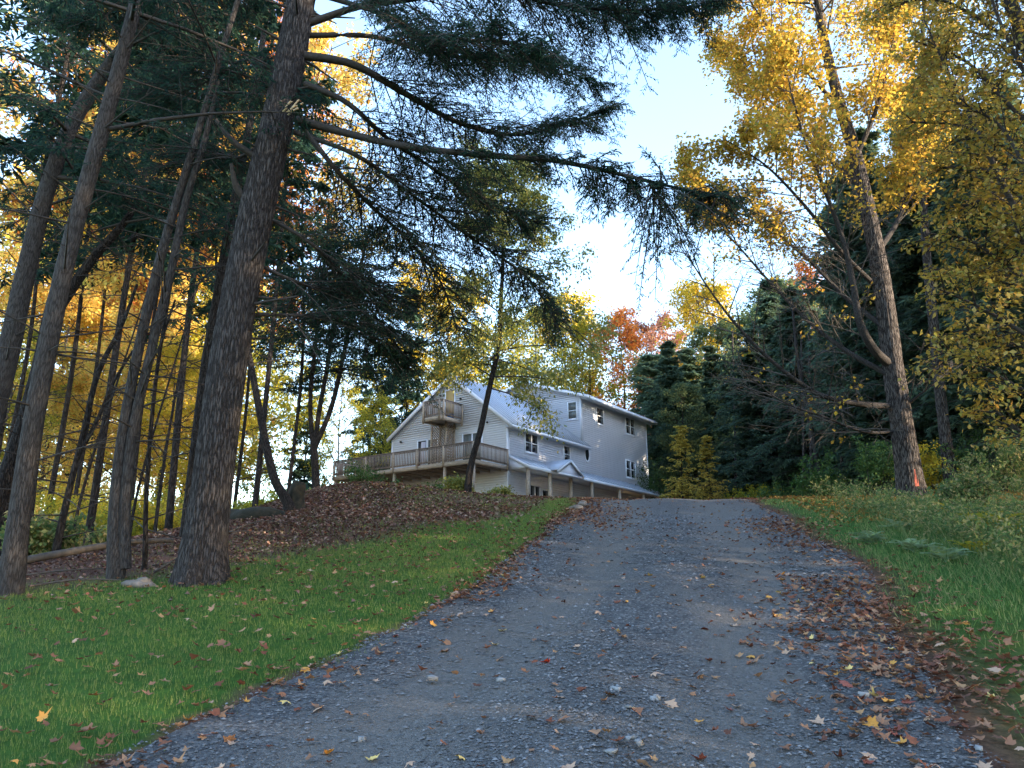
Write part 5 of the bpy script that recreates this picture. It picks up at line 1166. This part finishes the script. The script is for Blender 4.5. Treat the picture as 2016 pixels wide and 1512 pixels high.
# individual fallen maple leaves near the camera
def maple_leaf_mesh(seed, mat):
    r2 = np.random.default_rng(seed)
    out = [(0, -.10), (.12, .02), (.34, .0), (.27, .18), (.50, .36), (.30, .42), (.26, .52), (.13, .50), (.0, .92)]
    pts = out + [(-x_, y_) for x_, y_ in out[-2:0:-1]]
    V = np.array([(0, .25, 0)] + [(x_, y_, 0) for x_, y_ in pts]); V[:, :2] *= r2.uniform(.88, 1.12, (len(V), 2)); V[:, 1] -= .35
    cu, cv = r2.uniform(.3, 1.4), r2.uniform(-.2, .9)
    V[:, 2] = cu * V[:, 0]**2 + cv * V[:, 1]**2 + r2.normal(0, .03, len(V)) + .04
    if r2.uniform() < .4: V[:, 2] = .16 - V[:, 2] * .8
    V[:, 2] -= V[:, 2].min()
    k_ = len(pts); T = [(0, 1 + i, 1 + (i + 1) % k_) for i in range(k_)]
    o = mesh('fallen_leaf', V, [np.array(T)], mat); me_ = o.data; bpy.data.objects.remove(o); return me_
cols = ['tan', 'brown', 'orange', 'yellow', 'maroon']; wts = [.42, .26, .14, .08, .10]
meshes = {c: [maple_leaf_mesh(i * 13 + len(c), M['fallen_' + c]) for i in range(4)] for c in cols + ['red']}
rl = random.Random(12); cnt = 0
special = [(1073, 1307, 'red', 'single bright red leaf on the gravel in the middle of the drive'), (1531, 1213, 'orange', 'upright orange leaf alone on the gravel right of the middle'), (1775, 1470, 'orange', 'large curled orange leaf low on the right of the drive'), (735, 1492, 'yellow', 'pale yellow leaf at the bottom of the picture left of the middle'), (1595, 1260, 'yellow', 'pale yellow leaf with a brown one in the right wheel track'), (85, 1425, 'orange', 'orange leaf lying on the lawn near the lower left corner')]
def gpoint(px, py):
    r_, u_ = px - 1008, 756 - py; d = np.array([r_, F * math.cos(TH) - u_ * math.sin(TH), F * math.sin(TH) + u_ * math.cos(TH)])
    t = 1.0 / F
    for _ in range(60):
        p = d * t + np.array([0, 0, EYE]); g_ = float(height(p[0], p[1]))
        t *= 1 + .5 * (p[2] - g_) / max(.3, p[2] - g_ + .19 * p[1] - d[2] * t + 1e-6) if False else 1.0
        break
    # march
    lo, hi = 3.0, 30.0
    for _ in range(50):
        mid = (lo + hi) / 2; p = d * (mid / d[1]) + np.array([0, 0, EYE])
        if p[2] > float(height(p[0], p[1])): lo = mid
        else: hi = mid
    return p
def drop_leaf(x, y, c, label, size, extra=0.0):
    o = inst('fallen_leaf', rl.choice(meshes[c])); on = float(xl(np.array(y))) < x < float(xr(np.array(y)))
    z = float(drive_z(np.array(x), np.array(y))) if on else float(height(x, y)) + .035
    o.location = (x, y, z + .006 + extra); o.rotation_euler = (rl.gauss(0, .3) + .1, rl.gauss(0, .3), rl.uniform(0, 6.28)); o.scale = (size * rl.uniform(.8, 1.1), size, size)
    tag(o, label, 'leaf', 'fallen leaves near the camera'); return o
for px, py, c, lb in special:
    p = gpoint(px, py); drop_leaf(float(p[0]), float(p[1]), c, lb, .10)
place = {'d': 'on the gravel drive', 'r': 'in the drift at the right drive edge', 'l': 'along the left drive edge', 'g': 'on the mown lawn'}
while cnt < 292:
    u_ = rl.random()
    y = 4.2 + 6.5 * rl.random()**1.4
    if u_ < .40: x = rl.uniform(float(xl(np.array(y))) + .3, float(xr(np.array(y))) - .3); w = 'd'
    elif u_ < .72: x = float(xr(np.array(y))) + rl.gauss(-.45, .5); w = 'r'
    elif u_ < .88: x = float(xl(np.array(y))) + abs(rl.gauss(0, .25)) - .05; w = 'l'
    else: x = rl.uniform(-6, float(xl(np.array(y))) - .2); w = 'g'
    if abs(x) > .66 * y: continue
    c = rl.choices(cols, wts)[0]
    drop_leaf(x, y, c, {'tan': 'pale tan', 'brown': 'brown', 'orange': 'orange', 'yellow': 'pale yellow', 'maroon': 'dark maroon'}[c] + ' fallen maple leaf lying ' + place[w], rl.uniform(.06, .115)); cnt += 1
# paler slate pieces
rs = np.random.default_rng(14)
for i, (px, py) in enumerate([(1240, 1470), (1262, 1478), (1205, 1492), (985, 1338), (1210, 1366), (712, 1450), (1292, 1382), (1290, 1380), (1428, 1082), (850, 1340), (1700, 1380), (1930, 1480), (1240, 1405)]):
    p = gpoint(px, py); k_ = 9; a = np.sort(rs.uniform(0, 6.28, k_)); rad = rs.uniform(.025, .05); q = np.stack([np.cos(a) * rad * rs.uniform(.7, 1.2, k_), np.sin(a) * rad * rs.uniform(.5, 1.0, k_), rs.uniform(-.004, .004, k_)], 1)
    o = MB().slab(q + np.array([0, 0, .018]), .03).build('stone', M['pale_stone']); o.location = (p[0], p[1], float(drive_z(p[0], p[1])) + .004); o.rotation_euler = (rs.normal(0, .12), rs.normal(0, .12), 0)
    tag(o, 'flat pale slate chip lying on the gravel drive', 'stone', 'pale slate chips on the drive')

# boulder, stump, logs, roots
def rock(name, x, y, sc, mat, label, cat, seed, sink=.1):
    r2 = np.random.default_rng(seed); th = np.linspace(0, math.pi, 12); ph = np.linspace(0, 2 * math.pi, 19)[:-1]; T_, Ph = np.meshgrid(th, ph, indexing='ij')
    V = np.stack([np.sin(T_) * np.cos(Ph), np.sin(T_) * np.sin(Ph), np.cos(T_)], -1); w = 1 + sum(.16 * np.sin(V @ r2.normal(0, 2.2, 3) + r2.uniform(0, 6)) for _ in range(5))
    V = V * w[..., None] * np.array(sc); idx = np.arange(V.shape[0] * V.shape[1]).reshape(12, 18); nx_ = np.roll(idx, -1, 1)
    Fq = np.stack([idx[:-1], idx[1:], nx_[1:], nx_[:-1]], -1).reshape(-1, 4)
    o = mesh(name, V.reshape(-1, 3), [Fq], M[mat], None, True); o.location = (x, y, float(height(x, y)) + sc[2] * .5 - sink); tag(o, label, cat); return o
rock('rock', -4.55, 9.75, (.15, .10, .085), 'stone_m', 'pale angular rock at the lawn edge left of the big hemlock', 'rock', 3, .02)
rock('rock', -6.6, 19.0, (.8, .4, .26), 'moss', 'dark mossy boulder in the leaves below the bent trunk', 'rock', 5, .12)
for i, (dx, dy_) in enumerate(((2.0, 21.5), (2.15, 22.3), (1.85, 20.6))):
    rock('rock', dx - .1, dy_, (.16, .13, .09), 'stone_m', ('grey stone at the top of the left drive edge'), 'rock', 9 + i, .03)['group'] = 'stones at the drive edge'
x, y = ground_x(578, 20.3), 20.3; z = float(height(x, y))
V, Fq, *_ = stem(np.array([[x, y, z - .2], [x + .02, y, z + .25], [x + .06, y, z + .55], [x + .1, y + .02, z + .72]]), [.26, .2, .19, .17], 18, 16, .16, .4, 12)
capn = len(V); V = np.vstack([V, [[x + .1, y + .02, z + .66]]]); Tq = [(capn - 16 + i, capn - 16 + (i + 1) % 16, capn) for i in range(16)]
st = mesh('tree_stump', V, [Fq, np.array(Tq)], M['moss'], None, True); tag(st, 'mossy broken stump at the foot of the bent trunk', 'stump')
def log(name, pts, rad, mat, label, seed, group=None):
    P = np.array([[x_, y_, float(height(x_, y_)) + dz_] for x_, y_, dz_ in pts]); V, Fq, *_ = stem(P, rad, 30, 10, .12, 0, seed)
    o = mesh(name, V, [Fq], M[mat], None, True); tag(o, label, 'log' if 'log' in name else 'branch', group); return o
log('fallen_log', [(-7.6, 11.2, .03), (-6.9, 12.0, .12), (-6.3, 12.9, .16), (-5.9, 13.6, .1)], [.06, .058, .05, .04], 'dead_wood', 'bare fallen log lying in the leaves between the left trunks', 2)
for i, (a, b, c) in enumerate([((-5.9, 9.7, .02), (-5.4, 9.9, .05), (-4.8, 10.0, .02)), ((-5.1, 11.2, .02), (-4.6, 11.5, .06), (-4.1, 11.9, .03)), ((-4.8, 10.6, .02), (-4.55, 10.8, .2), (-4.4, 11.2, .38)), ((-6.6, 10.4, .02), (-6.0, 10.6, .06), (-5.5, 11.0, .03)), ((-5.5, 15.0, .05), (-4.9, 15.3, .2), (-4.4, 15.6, .05)), ((-5.8, 14.6, .03), (-5.2, 14.7, .1), (-4.7, 14.9, .03))]):
    log('fallen_branch', [a, b, c], [.014, .011, .005], 'dead_wood', 'thin dead branch lying in the leaves behind the trunks', 30 + i, 'dead branches on the woodland floor')
